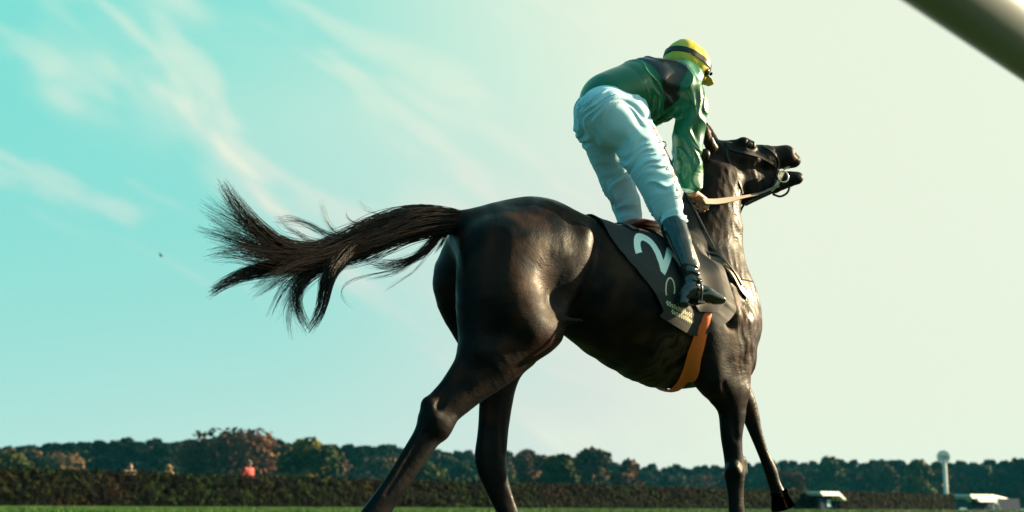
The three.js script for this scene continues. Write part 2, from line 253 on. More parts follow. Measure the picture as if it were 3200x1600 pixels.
// ---------------------------------------------------------------- hedge: a dark twiggy core in a coat of separate leaves
const leafGeo = (() => { const g = new THREE.BufferGeometry(); g.setAttribute('position', new THREE.Float32BufferAttribute([0, -0.5, 0, 0.32, 0, 0.07, 0, 0.55, 0, 0, -0.5, 0, 0, 0.55, 0, -0.32, 0, 0.07], 3)); g.computeVertexNormals(); return g; })();
const leafMat = std([1, 1, 1], 0.7, { side: THREE.DoubleSide, specularIntensity: 0.08 });
const HA = [-12.801, 0.11, -33.5], HB = [25.281, 0.274, -78.5], HL = Math.hypot(HB[0] - HA[0], HB[2] - HA[2]), hedgeDir = [(HB[0] - HA[0]) / HL, 0, (HB[2] - HA[2]) / HL], hedgeOut = [-hedgeDir[2], 0, hedgeDir[0]];
function hedge(s0, s1, leaves, label, seed) {
  const r = rng(seed), top = (s) => 1.06 + 0.035 * noise(s * 0.5, 2, 1) + 0.03 * noise(s * 2.3, 4, 1) + (s > -20 && s < 5.2 ? 0.035 : 0), depth = 0.9;
  const P = (s, y, o) => [HA[0] + hedgeDir[0] * s + hedgeOut[0] * o, y, HA[2] + hedgeDir[2] * s + hedgeOut[2] * o];
  const root = thing('clipped_hedge', P((s0 + s1) / 2, 0.1, -depth / 2), label, 'hedge', 'hedges along the track');
  const pos = [], index = [], ns = Math.ceil((s1 - s0) / 0.25), prof = [[0, 0.05], [0.02, 0.35], [-0.02, 0.7], [0, 0.98], [-0.06, 1.0], [-0.5, 1.0], [-0.84, 1.0], [-0.9, 0.95], [-0.9, 0.05]];
  for (let i = 0; i <= ns; i++) { const s = lerp(s0, s1, i / ns); for (const [o, v] of prof) { const y = 0.08 + (top(s) - 0.1) * v, b = 0.07 * noise(s * 1.7, y * 3, o * 3 + seed) - 0.16; pos.push(...P(s, y - (v > 0.9 ? 0.05 : 0), o + (o > -0.3 ? b : -b))); } }
  const np = prof.length; for (let i = 0; i < ns; i++) for (let j = 0; j + 1 < np; j++) { const a = i * np + j, b = a + 1, c = b + np, d = a + np; index.push(a, d, c, a, c, b); }
  for (const e of [0, ns]) for (let j = 1; j + 1 < np; j++) index.push(e * np, e * np + j, e * np + j + 1);
  const g = new THREE.BufferGeometry(); g.setAttribute('position', new THREE.Float32BufferAttribute(pos, 3)); g.setIndex(index); g.computeVertexNormals();
  part(root, 'branches', g, std([0.005, 0.005, 0.005], 0.95, { specularIntensity: 0.1 }));
  const im = new THREE.InstancedMesh(leafGeo, leafMat, leaves), M = new THREE.Matrix4(), q = new THREE.Quaternion(), q2 = new THREE.Quaternion(), up = new THREE.Vector3(0, 0, 1), c = new THREE.Color(), base = root.userData.base;
  for (let i = 0; i < leaves; i++) {
    const s = lerp(s0 - 0.05, s1 + 0.05, r()), t = top(s); let p, n; const k = r();
    const clump = noise(s * 1.1, 7.7, 2) * 0.05;
    if (k < 0.66) { const y = 0.08 + (t - 0.06) * r(), bul = 0.09 * noise(s * 1.7, y * 3, seed) + clump + 0.16 * noise(s * 4.6, y * 5, 3); p = P(s, y, bul - 0.05 * r() ** 1.5); n = hedgeOut; }
    else if (k < 0.93) { const o = -depth * r(); p = P(s, t - 0.01 + 0.035 * noise(s * 4, o * 4, 8) + (r() < 0.1 ? 0.05 * r() : -0.03 * r()), o); n = [0, 1, 0]; }
    else { const e = r() < 0.5 ? s0 : s1; p = P(e + (e === s0 ? -1 : 1) * 0.04 * r(), 0.1 + (t - 0.1) * r(), -depth * r()); n = mul(hedgeDir, e === s0 ? -1 : 1); }
    const d = V(norm(add(n, [1.3 * (r() - 0.5), 1.3 * (r() - 0.3), 1.3 * (r() - 0.5)])));
    q.setFromUnitVectors(up, d); q2.setFromAxisAngle(up, r() * 6.28); q.multiply(q2);
    const sz = (0.045 + 0.035 * r()) * (1 + s * 0.006); M.compose(V(sub(p, base)), q, new THREE.Vector3(sz, sz, sz)); im.setMatrixAt(i, M);
    const a = fbm(s * 0.35, p[1] * 0.8, 4.4, 3) * 1.6 + 0.25 * (r() - 0.5), b = r(), patch = smooth(-0.15, 0.45, noise(s * 5.5, p[1] * 6.5 + 3, seed) + 0.7 * noise(s * 1.6, p[1] * 2, 9));
    let col = a > 0.0 ? [0.040, 0.075, 0.014] : a > -0.3 ? [0.050, 0.055, 0.016] : [0.075, 0.042, 0.018];
    col = mul(col, lerp(0.06, 0.42, patch) * (0.7 + 0.6 * r())); im.setColorAt(i, c.setRGB(...col));
  }
  im.name = 'leaves'; im.castShadow = im.receiveShadow = true; im.userData.kind = 'stuff'; root.add(im);
}
const sAt = (px) => { const k = (px - 1600) / 4100, t = (k * -HA[2] - HA[0]) / (hedgeDir[0] + k * hedgeDir[2]); return t; };   // where a bearing meets the hedge line
hedge(-12, sAt(2545), 66000, 'long clipped green and russet hedge running behind the horse to the white-topped stand', 11);
hedge(sAt(2612), sAt(2962), 17000, 'short clipped hedge between the white-topped stand and the round distance marker', 12);

// ---------------------------------------------------------------- trees beyond the hedge
const palettes = {
  dark: [[0.006, 0.015, 0.013], [0.009, 0.018, 0.014], [0.014, 0.016, 0.013]],
  olive: [[0.034, 0.046, 0.015], [0.058, 0.060, 0.017], [0.024, 0.038, 0.015]],
  gold: [[0.10, 0.080, 0.018], [0.050, 0.056, 0.016], [0.13, 0.092, 0.020]],
  rust: [[0.105, 0.042, 0.028], [0.055, 0.030, 0.022], [0.13, 0.060, 0.036]],
  brown: [[0.075, 0.050, 0.028], [0.048, 0.037, 0.024], [0.105, 0.066, 0.036]],
  grey: [[0.022, 0.032, 0.022], [0.030, 0.038, 0.024], [0.016, 0.026, 0.021]],
};
// crown: leaf sprays set on and inside overlapping lobes; returns a vertex-coloured geometry with its foot at the origin
function crownGeo(h, w, seed, pal, n, pine = false, size = 0.42) {
  const r = rng(seed), pos = [], col = [], lobes = [];
  const L = pine ? 7 : 9 + Math.floor(r() * 5);
  for (let i = 0; i < L; i++) {
    if (pine) { const t = i / (L - 1), rad = w * (0.62 - 0.42 * t) * (0.8 + 0.4 * r()); lobes.push([(r() - 0.5) * w * 0.5, h * lerp(0.42, 0.95, t), (r() - 0.5) * w * 0.5, rad, rad * 0.6]); }
    else { const a = r() * 6.28, d = Math.sqrt(r()) * w * 0.62, y = h * (0.30 + 0.52 * r()), rad = w * (0.34 + 0.26 * r()) * (1 - 0.45 * Math.max(0, y / h - 0.55)); lobes.push([Math.cos(a) * d, Math.min(y, h - rad * 0.75), Math.sin(a) * d, rad, rad * 0.75]); }
  }
  if (!pine) { lobes.push([(r() - 0.5) * w * 0.3, h - w * 0.30, (r() - 0.5) * w * 0.3, w * 0.42, w * 0.30]); for (let i = 0; i < 6; i++) { const a = r() * 6.28; lobes.push([Math.cos(a) * w * 0.6, h * (0.10 + 0.2 * r()), Math.sin(a) * w * 0.6, w * 0.42, w * 0.34]); } }
  const tone = lobes.map(() => [Math.floor(r() * pal.length), 0.75 + 0.5 * r()]);
  for (let i = 0; i < n; i++) {
    const k = Math.floor(r() * lobes.length), b = lobes[k], d = norm([r() - 0.5, r() - 0.42, r() - 0.5]), q = 0.66 + 0.42 * r() ** 0.7 + 0.22 * noise(d[0] * 3 + k, d[1] * 3, d[2] * 3 + seed);
    const p = [b[0] + d[0] * b[3] * q, Math.max(0.2, b[1] + d[1] * b[4] * q), b[2] + d[2] * b[3] * q];
    const nn = norm(add(d, [1.5 * (r() - 0.5), 1.5 * (r() - 0.5), 1.5 * (r() - 0.5)])), u = norm(cross(nn, [r() - 0.5, r() - 0.5, r() - 0.5])), v = cross(nn, u), s = size * (0.55 + 0.9 * r());
    const e = mul(u, s), f = mul(v, s * 0.62), A = add(p, mul(e, -1)), B = add(p, f), C = add(p, e), D = add(p, mul(f, -1));
    pos.push(...A, ...B, ...C, ...A, ...C, ...D);
    const c = mul(pal[(tone[k][0] + (r() < 0.25 ? 1 : 0)) % pal.length], tone[k][1] * (0.45 + 0.5 * r())); for (let m = 0; m < 6; m++) col.push(...c);
  }
  const g = new THREE.BufferGeometry(); g.setAttribute('position', new THREE.Float32BufferAttribute(pos, 3)); g.setAttribute('color', new THREE.Float32BufferAttribute(col, 3)); g.computeVertexNormals(); return g;
}
const foliage = std([1, 1, 1], 0.7, { vertexColors: true, side: THREE.DoubleSide, specularIntensity: 0.06 }), bark = std([0.05, 0.04, 0.032], 0.9);
function tree(foot, h, w, pal, seed, label, n = 2600) {
  const t = thing('broadleaf_tree', foot, label, 'tree', 'trees beyond the hedge'), r = rng(seed + 500), limbs = [];
  const trunk = part(t, 'trunk', tube([foot, add(foot, [0.1, h * 0.3, 0]), add(foot, [(r() - 0.5) * 0.5, h * 0.75, 0])], (q) => lerp(0.32, 0.07, q) * h / 11, { seg: 10, rad: 8 }), bark);
  for (let i = 0; i < 6; i++) { const a = r() * 6.28, y = h * (0.22 + 0.3 * r()); const b = add(foot, [0, y, 0]); limbs.push(tube([b, add(b, [Math.cos(a) * w * 0.3, h * 0.12, Math.sin(a) * w * 0.3]), add(b, [Math.cos(a) * w * 0.6, h * 0.28, Math.sin(a) * w * 0.6])], (q) => lerp(0.13, 0.03, q) * h / 11, { seg: 6, rad: 6 })); }
  part(trunk, 'limbs', mergeGeometries(limbs), bark);
  part(t, 'crown', crownGeo(h, w, seed, pal, n).translate(...foot), foliage);
}
const farTree = (px, topY, halfPx, depth, pal, seed, label, n) => { const horizon = 1584 + (px - 1600) * 0.0052, h = (horizon - topY) / 4100 * depth + 0.1, x = (px - 1600) / 4100 * depth; tree([x, 0.1, -depth], h, halfPx / 4100 * depth, pal, seed, label, n); };
const P_ = palettes;
farTree(75, 1420, 80, 130, P_.olive, 101, 'low olive-green tree at the left edge above the hedge');
farTree(765, 1350, 185, 175, P_.rust, 102, 'tall broad rust-red tree under the flying tail, highest of the wood', 5200);
farTree(650, 1378, 110, 180, P_.brown, 117, 'purplish-brown tree leaning against the left of the tall rust-red tree');
farTree(965, 1376, 112, 150, [...P_.gold, P_.olive[0], P_.olive[2]], 103, 'round golden-green tree right of the tall rust-red tree', 4200);
farTree(1335, 1442, 70, 170, P_.olive, 104, 'olive tree seen between the horse\'s two hind legs');
farTree(1450, 1450, 60, 200, P_.grey, 118, 'grey-green tree just left of the horse\'s far hind leg');
farTree(1655, 1412, 62, 190, P_.rust, 105, 'russet tree just right of the horse\'s far hind leg');
farTree(1750, 1424, 70, 160, P_.olive, 119, 'green tree in front of the broad brown tree below the belly');
farTree(1845, 1408, 92, 185, P_.brown, 106, 'broad brown autumn tree below the horse\'s belly', 3600);
farTree(1960, 1442, 58, 180, P_.rust, 107, 'small reddish-brown tree right of the broad brown tree below the belly');
farTree(2110, 1478, 68, 240, P_.grey, 108, 'rounded grey-green tree left of the horse\'s near fore leg');
farTree(2450, 1476, 78, 200, P_.rust, 109, 'low russet tree beside the lifted fore hoof');
farTree(2395, 1452, 60, 280, P_.grey, 120, 'grey-green tree behind the lifted far fore leg');
farTree(2590, 1430, 62, 270, P_.olive, 110, 'olive-topped tree above the white-topped stand');
farTree(2735, 1442, 62, 270, P_.brown, 111, 'brown tree midway between the white-topped stand and the distance marker');
farTree(2855, 1440, 58, 240, P_.gold, 112, 'yellowish tree just left of the round distance marker');
farTree(2915, 1446, 40, 260, P_.brown, 113, 'tan tree partly behind the post of the distance marker');
farTree(3030, 1452, 62, 290, P_.grey, 114, 'grey-green tree right of the round distance marker');
farTree(3160, 1436, 75, 260, P_.dark, 115, 'dark green tree at the right edge of the wood');
// the rest of the wood, which reads as one dark mass
{
  const r = rng(404), M = new THREE.Matrix4(), q = new THREE.Quaternion(), c = new THREE.Color();
  for (const [kind, g, count, label] of [['pine_wood', crownGeo(11, 4.2, 71, [[1, 1, 1], [0.8, 0.9, 0.85], [1.2, 1.1, 0.9]], 2400, true), 230, 'dark belt of pines along the far edge of the racecourse'], ['mixed_wood', crownGeo(10, 6.5, 72, [[1, 1, 1], [0.85, 0.9, 0.8], [1.25, 1.1, 0.9]], 3000), 170, 'dull green and brown undergrowth of the far wood']]) {
    const im = new THREE.InstancedMesh(g, foliage, count);
    for (let i = 0; i < count; i++) {
      const px = -700 + 4700 * (i + r() * 0.9) / count, back = r(), depth = lerp(205, 290, smooth(200, 2400, px)) + back * 22, lineTop = table0(px), h = ((1584 + (px - 1600) * 0.0052) - lineTop - (kind === 'mixed_wood' ? 10 + 24 * r() ** 1.5 : 16 * (r() - 0.3))) / 4100 * depth;
      const s = h / (kind === 'mixed_wood' ? 10 : 11), sw = s * (0.9 + 0.5 * r());
      q.setFromAxisAngle(new THREE.Vector3(0, 1, 0), r() * 6.28); M.compose(new THREE.Vector3((px - 1600) / 4100 * depth, 0.05, -depth), q, new THREE.Vector3(sw, s, sw)); im.setMatrixAt(i, M);
      const a = palettes[kind === 'pine_wood' ? (r() < 0.75 ? 'dark' : 'grey') : r() < 0.4 ? 'dark' : r() < 0.55 ? 'brown' : r() < 0.5 ? 'rust' : 'olive'][Math.floor(r() * 3)]; im.setColorAt(i, c.setRGB(...mul(a, 0.8 + 0.4 * r())));
    }
    im.name = kind; im.castShadow = im.receiveShadow = true; tag(im, label, 'wood', null, 'stuff'); scene.add(im);
  }
  function table0(px) { const T = [[-700, 1400], [0, 1402], [200, 1388], [420, 1376], [560, 1378], [900, 1385], [1080, 1398], [1240, 1395], [1330, 1412], [1600, 1420], [1980, 1452], [2050, 1458], [2300, 1456], [2420, 1445], [2700, 1444], [2950, 1450], [3200, 1440], [4000, 1440]]; for (let i = 1; i < T.length; i++) if (px <= T[i][0]) return lerp(T[i - 1][1], T[i][1], (px - T[i - 1][0]) / (T[i][0] - T[i - 1][0])); return 1440; }
}
scene.fog = new THREE.FogExp2(new THREE.Color().setRGB(0.06, 0.55, 0.75), 0.00012);

// ---------------------------------------------------------------- the horse
const horseBody = new Body();
{
  const B = horseBody;
  // trunk
  B.chain([[[-0.147, 1.371, -5.894], [0.14, 0.15]], [[0.045, 1.333, -6.004], [0.265, 0.255]], [[0.29, 1.281, -6.146], [0.272, 0.205]], [[0.569, 1.19, -6.307], [0.335, 0.297]], [[0.769, 1.145, -6.422], [0.372, 0.222]], [[0.986, 1.198, -6.548], [0.31, 0.195]], [[1.076, 1.121, -6.6], [0.19, 0.19]]], 0.09, { div: 14 });
  // croup ridge and dock
  B.chain([[[0.385, 1.443, -6.201], 0.09], [[0.135, 1.505, -6.056], [0.125, 0.12]], [[-0.06, 1.464, -5.944], [0.095, 0.10]], [[-0.22, 1.481, -5.851], [0.045, 0.05]], [[-0.389, 1.466, -5.754], 0.036], [[-0.525, 1.427, -5.675], 0.028]], 0.09, { div: 10 });
  // withers
  B.chain([[[0.547, 1.359, -6.294], [0.12, 0.10]], [[0.818, 1.495, -6.451], [0.085, 0.05]], [[0.952, 1.602, -6.528], [0.09, 0.05]]], 0.10);
  // neck
  B.chain([[[0.944, 1.288, -6.523], [0.26, 0.15]], [[0.981, 1.506, -6.545], [0.19, 0.105]], [[1.02, 1.712, -6.567], [0.165, 0.085]], [[1.058, 1.896, -6.589], [0.145, 0.075]]], 0.07, { div: 10, side: [0.34, 0, 0.94] });
  B.bone([1.137, 1.605, -6.611], [1.122, 1.3, -6.591], 0.045, 0.06, 0.05);                 // windpipe
  // buttocks and thighs, near side then far side
  B.chain([[[-0.029, 1.328, -5.823], [0.18, 0.15]], [[-0.028, 1.116, -5.778], [0.185, 0.15]], [[0.052, 0.976, -5.806], [0.14, 0.12]]], 0.09, { div: 8 });
  B.chain([[[-0.115, 1.318, -5.773], [0.12, 0.11]], [[-0.14, 1.066, -5.736], [0.105, 0.10]], [[-0.138, 0.879, -5.714], [0.09, 0.085]]], 0.08);
  B.chain([[[-0.172, 1.38, -6.018], [0.13, 0.125]], [[-0.226, 1.214, -6.021], [0.15, 0.12]], [[-0.147, 0.995, -6.067], [0.12, 0.10]]], 0.08);
  B.chain([[[0.016, 1.279, -6.126], [0.19, 0.12]], [[0.032, 1.073, -6.182], [0.15, 0.10]], [[0.017, 0.935, -6.185], [0.12, 0.09]]], 0.09);
  B.chain([[[0.329, 1.441, -5.966], 0.034], [[0.295, 1.339, -5.947], 0.038], [[0.217, 1.139, -5.913], 0.055], [[0.158, 0.979, -5.879], 0.08]], 0.08);       // point of hip, front of thigh
  B.bone([0.224, 1.022, -5.836], [0.315, 1.024, -5.854], 0.018, 0.008, 0.03);              // fold of the flank
  // near hind leg, pushing off
  B.chain([[[0.073, 0.977, -5.813], [0.135, 0.095]], [[-0.054, 0.833, -5.739], [0.112, 0.075]], [[-0.177, 0.701, -5.68], [0.076, 0.052]], [[-0.277, 0.593, -5.628], [0.058, 0.045]], [[-0.319, 0.537, -5.603], [0.054, 0.043]]], 0.05);
  B.chain([[[-0.179, 0.848, -5.69], 0.05], [[-0.272, 0.717, -5.637], 0.030], [[-0.343, 0.628, -5.59], 0.028], [[-0.359, 0.576, -5.58], 0.030]], 0.06);         // Achilles tendon to the point of hock
  B.chain([[[-0.312, 0.544, -5.608], [0.056, 0.042]], [[-0.375, 0.428, -5.571], [0.042, 0.033]], [[-0.466, 0.281, -5.519], [0.037, 0.029]], [[-0.556, 0.144, -5.467], [0.045, 0.036]], [[-0.579, 0.062, -5.454], [0.035, 0.033]]], 0.05);
  B.chain([[[-0.349, 0.563, -5.587], 0.028], [[-0.422, 0.433, -5.544], 0.026], [[-0.504, 0.293, -5.497], 0.024], [[-0.582, 0.17, -5.452], 0.030]], 0.03);       // flexor tendons
  // far hind leg, under the body
  B.chain([[[0.048, 1.014, -6.202], [0.13, 0.09]], [[-0.039, 0.825, -6.152], [0.09, 0.065]], [[-0.066, 0.615, -6.131], [0.066, 0.05]], [[-0.076, 0.423, -6.119], [0.058, 0.046]], [[-0.065, 0.336, -6.125], [0.052, 0.043]], [[-0.016, 0.213, -6.154], [0.038, 0.032]], [[0.033, 0.09, -6.182], [0.04, 0.036]], [[0.081, 0.025, -6.21], [0.036, 0.036]]], 0.045);
  B.chain([[[-0.116, 0.76, -6.096], 0.03], [[-0.129, 0.553, -6.089], 0.024], [[-0.136, 0.407, -6.085], 0.030], [[-0.097, 0.292, -6.107], 0.024], [[-0.031, 0.162, -6.145], 0.024]], 0.035);
  // near fore leg
  B.chain([[[0.933, 1.288, -6.332], [0.17, 0.085]], [[0.991, 1.037, -6.343], [0.17, 0.08]], [[1.006, 0.837, -6.369], [0.125, 0.075]], [[1.074, 0.695, -6.425], [0.082, 0.06]], [[1.073, 0.548, -6.436], [0.058, 0.046]], [[1.083, 0.425, -6.448], [0.048, 0.042]], [[1.088, 0.357, -6.45], [0.050, 0.042]], [[1.095, 0.257, -6.455], [0.034, 0.029]], [[1.103, 0.121, -6.459], [0.038, 0.033]], [[1.126, 0.045, -6.473], [0.034, 0.034]]], 0.05);
  B.chain([[[1.112, 1.1, -6.447], 0.08], [[1.12, 0.944, -6.475], 0.075], [[1.108, 0.784, -6.456], 0.06]], 0.07);                                             // point of shoulder
  B.chain([[[0.907, 1.077, -6.294], 0.07], [[0.952, 0.817, -6.32], 0.06]], 0.07);                                                                           // triceps
  B.chain([[[1.062, 0.371, -6.436], 0.025], [[1.072, 0.242, -6.442], 0.021], [[1.079, 0.121, -6.445], 0.026]], 0.025);
  // far fore leg, lifted
  B.chain([[[1.063, 1.058, -6.754], [0.15, 0.08]], [[1.115, 0.88, -6.795], [0.10, 0.07]], [[1.207, 0.753, -6.848], [0.068, 0.055]], [[1.247, 0.675, -6.871], [0.050, 0.043]], [[1.269, 0.606, -6.884], [0.038, 0.034]], [[1.315, 0.484, -6.911], [0.030, 0.026]], [[1.355, 0.394, -6.934], [0.036, 0.031]], [[1.375, 0.328, -6.946], [0.034, 0.031]], [[1.403, 0.26, -6.962], [0.040, 0.038]]], 0.035);
  // joints, tendons and the grooves between muscles
  B.bone([1.074, 0.39, -6.408], [1.087, 0.366, -6.415], 0.030, 0.028, 0.02); B.bone([1.127, 0.427, -6.479], [1.132, 0.371, -6.482], 0.026, 0.024, 0.02);
  B.bone([-0.352, 0.627, -5.584], [-0.332, 0.576, -5.573], 0.030, 0.034, 0.02); B.bone([-0.276, 0.566, -5.628], [-0.298, 0.511, -5.616], 0.036, 0.034, 0.02);
  B.chain([[[-0.195, 0.761, -5.594], 0.010], [[-0.262, 0.678, -5.582], 0.012], [[-0.31, 0.609, -5.563], 0.008]], 0.02, { cut: true });
  B.chain([[[-0.358, 0.506, -5.541], 0.006], [[-0.427, 0.386, -5.507], 0.007], [[-0.512, 0.248, -5.457], 0.005]], 0.012, { cut: true });
  B.chain([[[-0.097, 0.733, -6.038], 0.010], [[-0.104, 0.565, -6.043], 0.010], [[-0.109, 0.42, -6.04], 0.008]], 0.016, { cut: true });
  B.chain([[[-0.029, 0.714, -6.077], 0.007], [[-0.04, 0.567, -6.08], 0.008], [[-0.036, 0.436, -6.084], 0.006]], 0.014, { cut: true });
  B.chain([[[-0.064, 1.362, -5.63], 0.016], [[-0.089, 1.153, -5.575], 0.018], [[-0.088, 0.936, -5.61], 0.014]], 0.07, { cut: true });
  B.chain([[[1.017, 0.783, -6.283], 0.005], [[1.065, 0.666, -6.351], 0.006], [[1.087, 0.531, -6.392], 0.005]], 0.025, { cut: true });
  B.chain([[[0.973, 1.455, -6.367], 0.014], [[1.027, 1.258, -6.341], 0.016], [[1.05, 1.081, -6.313], 0.012]], 0.06, { cut: true });
  // brisket between the fore legs
  B.bone([0.877, 0.991, -6.484], [1.104, 0.943, -6.615], [0.19, 0.14], [0.15, 0.13], 0.07);
}
const HD = norm(sub([1.528, 2.02, -6.79], [1.08, 2.009, -6.66]));                           // head axis, poll to lips
const HS = norm(sub(HR, mul(HD, dot(HR, HD))));
{
  const B = horseBody, o = { side: HS };
  B.bone([1.079, 1.992, -6.66], [1.194, 1.992, -6.692], [0.105, 0.075], [0.105, 0.085], 0.05, o);
  B.bone([1.194, 1.997, -6.692], [1.329, 2.016, -6.732], [0.104, 0.082], [0.068, 0.054], 0.04, o);
  B.bone([1.329, 2.016, -6.732], [1.455, 2.039, -6.768], [0.068, 0.054], [0.057, 0.050], 0.04, o);   // nose
  B.bone([1.456, 2.04, -6.768], [1.5, 2.021, -6.782], [0.056, 0.052], [0.036, 0.042], 0.03, o);     // upper lip
  B.bone([1.112, 1.899, -6.667], [1.217, 1.877, -6.696], [0.13, 0.07], [0.115, 0.06], 0.05, o);     // cheek
  B.bone([1.234, 1.864, -6.7], [1.378, 1.894, -6.746], [0.085, 0.05], [0.056, 0.042], 0.04, o);    // lower jaw
  B.bone([1.378, 1.894, -6.746], [1.511, 1.928, -6.782], [0.056, 0.042], [0.036, 0.038], 0.02, o);      // chin and lower lip
  for (const sd of [1, -1]) {
    const q = (p, d) => add(p, mul(HS, d * sd));
    B.bone(q([1.191, 2.077, -6.689], 0.062), q([1.231, 2.07, -6.7], 0.062), 0.032, 0.026, 0.025);                    // brow
    B.bone(q([1.159, 1.998, -6.682], 0.075), q([1.346, 1.992, -6.736], 0.048), 0.018, 0.012, 0.04);                     // facial crest
    B.bone(q([1.217, 2.067, -6.696], 0.088), q([1.217, 2.067, -6.696], 0.09), 0.0185, 0.0185, 0.008, { cut: true });    // eye socket
    B.bone(q([1.494, 2.058, -6.779], 0.052), q([1.508, 2.041, -6.782], 0.05), [0.019, 0.019], [0.012, 0.014], 0.012, { cut: true });   // nostril
    const ear = sd > 0 ? [[1.025, 2.015, -6.507], [0.99, 2.073, -6.464], [0.978, 2.139, -6.456]] : [[1.058, 2.062, -6.653], [1.034, 2.135, -6.662], [1.021, 2.19, -6.654]];
    B.chain([[ear[0], [0.040, 0.028]], [ear[1], [0.034, 0.020]], [ear[2], [0.006, 0.005]]], 0.012);
    B.bone(add(ear[0], mul(HF, 0.045)), add(ear[1], mul(HF, 0.026)), 0.014, 0.012, 0.01, { cut: true });
  }
}
const hairBump = dataTex(512, 512, (u, v) => { const w = pnoise(u, v, 6, 3) * 0.03; const a = pnoise(u * 1 + w, v + w, 90, 1), b = pnoise(u, v, 16, 9), c = pnoise(u + w * 2, v, 34, 5); const h = 0.5 + 0.25 * a + 0.25 * c + 0.25 * b; return [h, h, h]; });
hairBump.repeat.set(2.5, 2.5);
const sweat = dataTex(512, 512, (u, v) => { const m = 0.5 + 0.9 * pnoise(u, v, 7, 4) + 0.6 * pnoise(u, v, 19, 8), k = lerp(0.34, 0.60, clamp(m)); return [k, k, k]; });
const coat = std([1, 1, 1], 1, { vertexColors: true, bumpMap: hairBump, bumpScale: 0.0012, specularIntensity: 0.20, roughnessMap: sweat });
const horse = thing('race_horse', fromLocal(0, 0, 0), 'dark bay racehorse trotting with its head raised and tail flying', 'horse');
{
  const bay = [0.028, 0.0095, 0.0055], dark = [0.0018, 0.0026, 0.0038], tan = [0.070, 0.029, 0.013];
  const g = horseBody.mesh(0.0095, {
    relief: (x, y, z) => { const f = (x - HC[0]) * HF[0] + (z - HC[2]) * HF[2], band = smooth(0.16, 0.26, f) * smooth(0.48, 0.40, f) * smooth(1.08, 0.98, y), chest = smooth(0.7, 0.95, y) * smooth(0.62, 0.8, f) * smooth(1.5, 1.3, y) + 0.6 * smooth(0.55, 0.7, f) * smooth(1.4, 1.6, y); return -0.0028 * band * (1 - 2.6 * Math.abs(noise(f * 26 - y * 20 + noise(f * 12, y * 12, 3) * 1.5, y * 16, 2.2))) - 0.004 * chest * (1 - 2.4 * Math.abs(noise(f * 20 + y * 6, y * 9 - f * 8, z * 9))) - 0.0022 * Math.sin(f * 58) * smooth(-0.05, 0.05, f) * smooth(0.5, 0.35, f) * smooth(1.4, 1.2, y) + smooth(0.55, 0.9, y) * 0.003 * noise(x * 9, y * 9, z * 9) + 0.0006 * noise(x * 26, y * 18, z * 26); },
    color: (p, n, l) => {
      const m = fbm(p[0] * 3, p[1] * 3, p[2] * 3, 4) + 0.5 * noise(p[0] * 11, p[1] * 11, p[2] * 11);
      let c = mix3(bay, dark, lerp(0.35, 0.95, smooth(-0.2, 0.2, m)));
      c = mix3(c, tan, smooth(0.05, 0.4, fbm(p[0] * 5 + 9, p[1] * 5, p[2] * 5, 3)) * 0.5);
      c = mix3(c, dark, 0.85 * smooth(0.72, 0.58, p[1] + 0.16 * noise(p[0] * 7, p[1] * 7, p[2] * 7)));           // black points: lower legs
      { const band = smooth(0.18, 0.26, l[0]) * smooth(0.47, 0.41, l[0]) * smooth(1.06, 0.98, p[1]), rg = 1 - 2.6 * Math.abs(noise(l[0] * 26 - p[1] * 20 + noise(l[0] * 12, p[1] * 12, 3) * 1.5, p[1] * 16, 2.2)); c = mix3(c, [0.13, 0.095, 0.05], 0.25 * band * smooth(0.0, 0.7, rg)); }   // paler tan streaks along the skin ridges behind the girth
      if (l[0] > 1.2 && p[1] > 1.7) c = mix3(c, dark, 0.5);                                  // muzzle
      return c;
    },
  });
  part(horse, 'body', g, coat);
}
{
  const eyeMat = std([0.01, 0.007, 0.006], 0.06, { clearcoat: 1 });
  for (const sd of [1, -1]) { const c = add([1.217, 2.067, -6.696], mul(HS, sd * 0.074)); part(horse, 'eye', new THREE.SphereGeometry(0.0185, 20, 14).translate(...c), eyeMat); }
  // hooves: short flared cones
  const hoofMat = std([0.05, 0.042, 0.035], 0.5);
  const hoof = (at, dir, side) => {
    const g = new THREE.LatheGeometry([[0, 0.05], [0.036, 0.05], [0.043, 0.046], [0.044, 0.034], [0.040, 0.026], [0.043, 0.018], [0.058, -0.042], [0.057, -0.047], [0, -0.047]].map((q) => new THREE.Vector2(...q)), 28); const w = norm(dir), u = norm(cross(side, w));
    const m = new THREE.Matrix4().makeBasis(V(norm(cross(w, u))), V(mul(w, -1)), V(u)); m.setPosition(V(at)); g.scale(1, 1, 1.12); g.applyMatrix4(m); part(horse, 'hoof', g, hoofMat);
  };
  hoof([-0.578, 0.021, -5.454], [0.12, -1, 0], HR); hoof([0.108, -0.019, -6.225], [0.25, -1, -0.1], HR); hoof([1.147, 0.003, -6.485], [0.25, -1, -0.1], HR); hoof([1.41, 0.243, -6.966], norm(sub([1.43, 0.173, -6.977], [1.39, 0.32, -6.954])), HR);
}

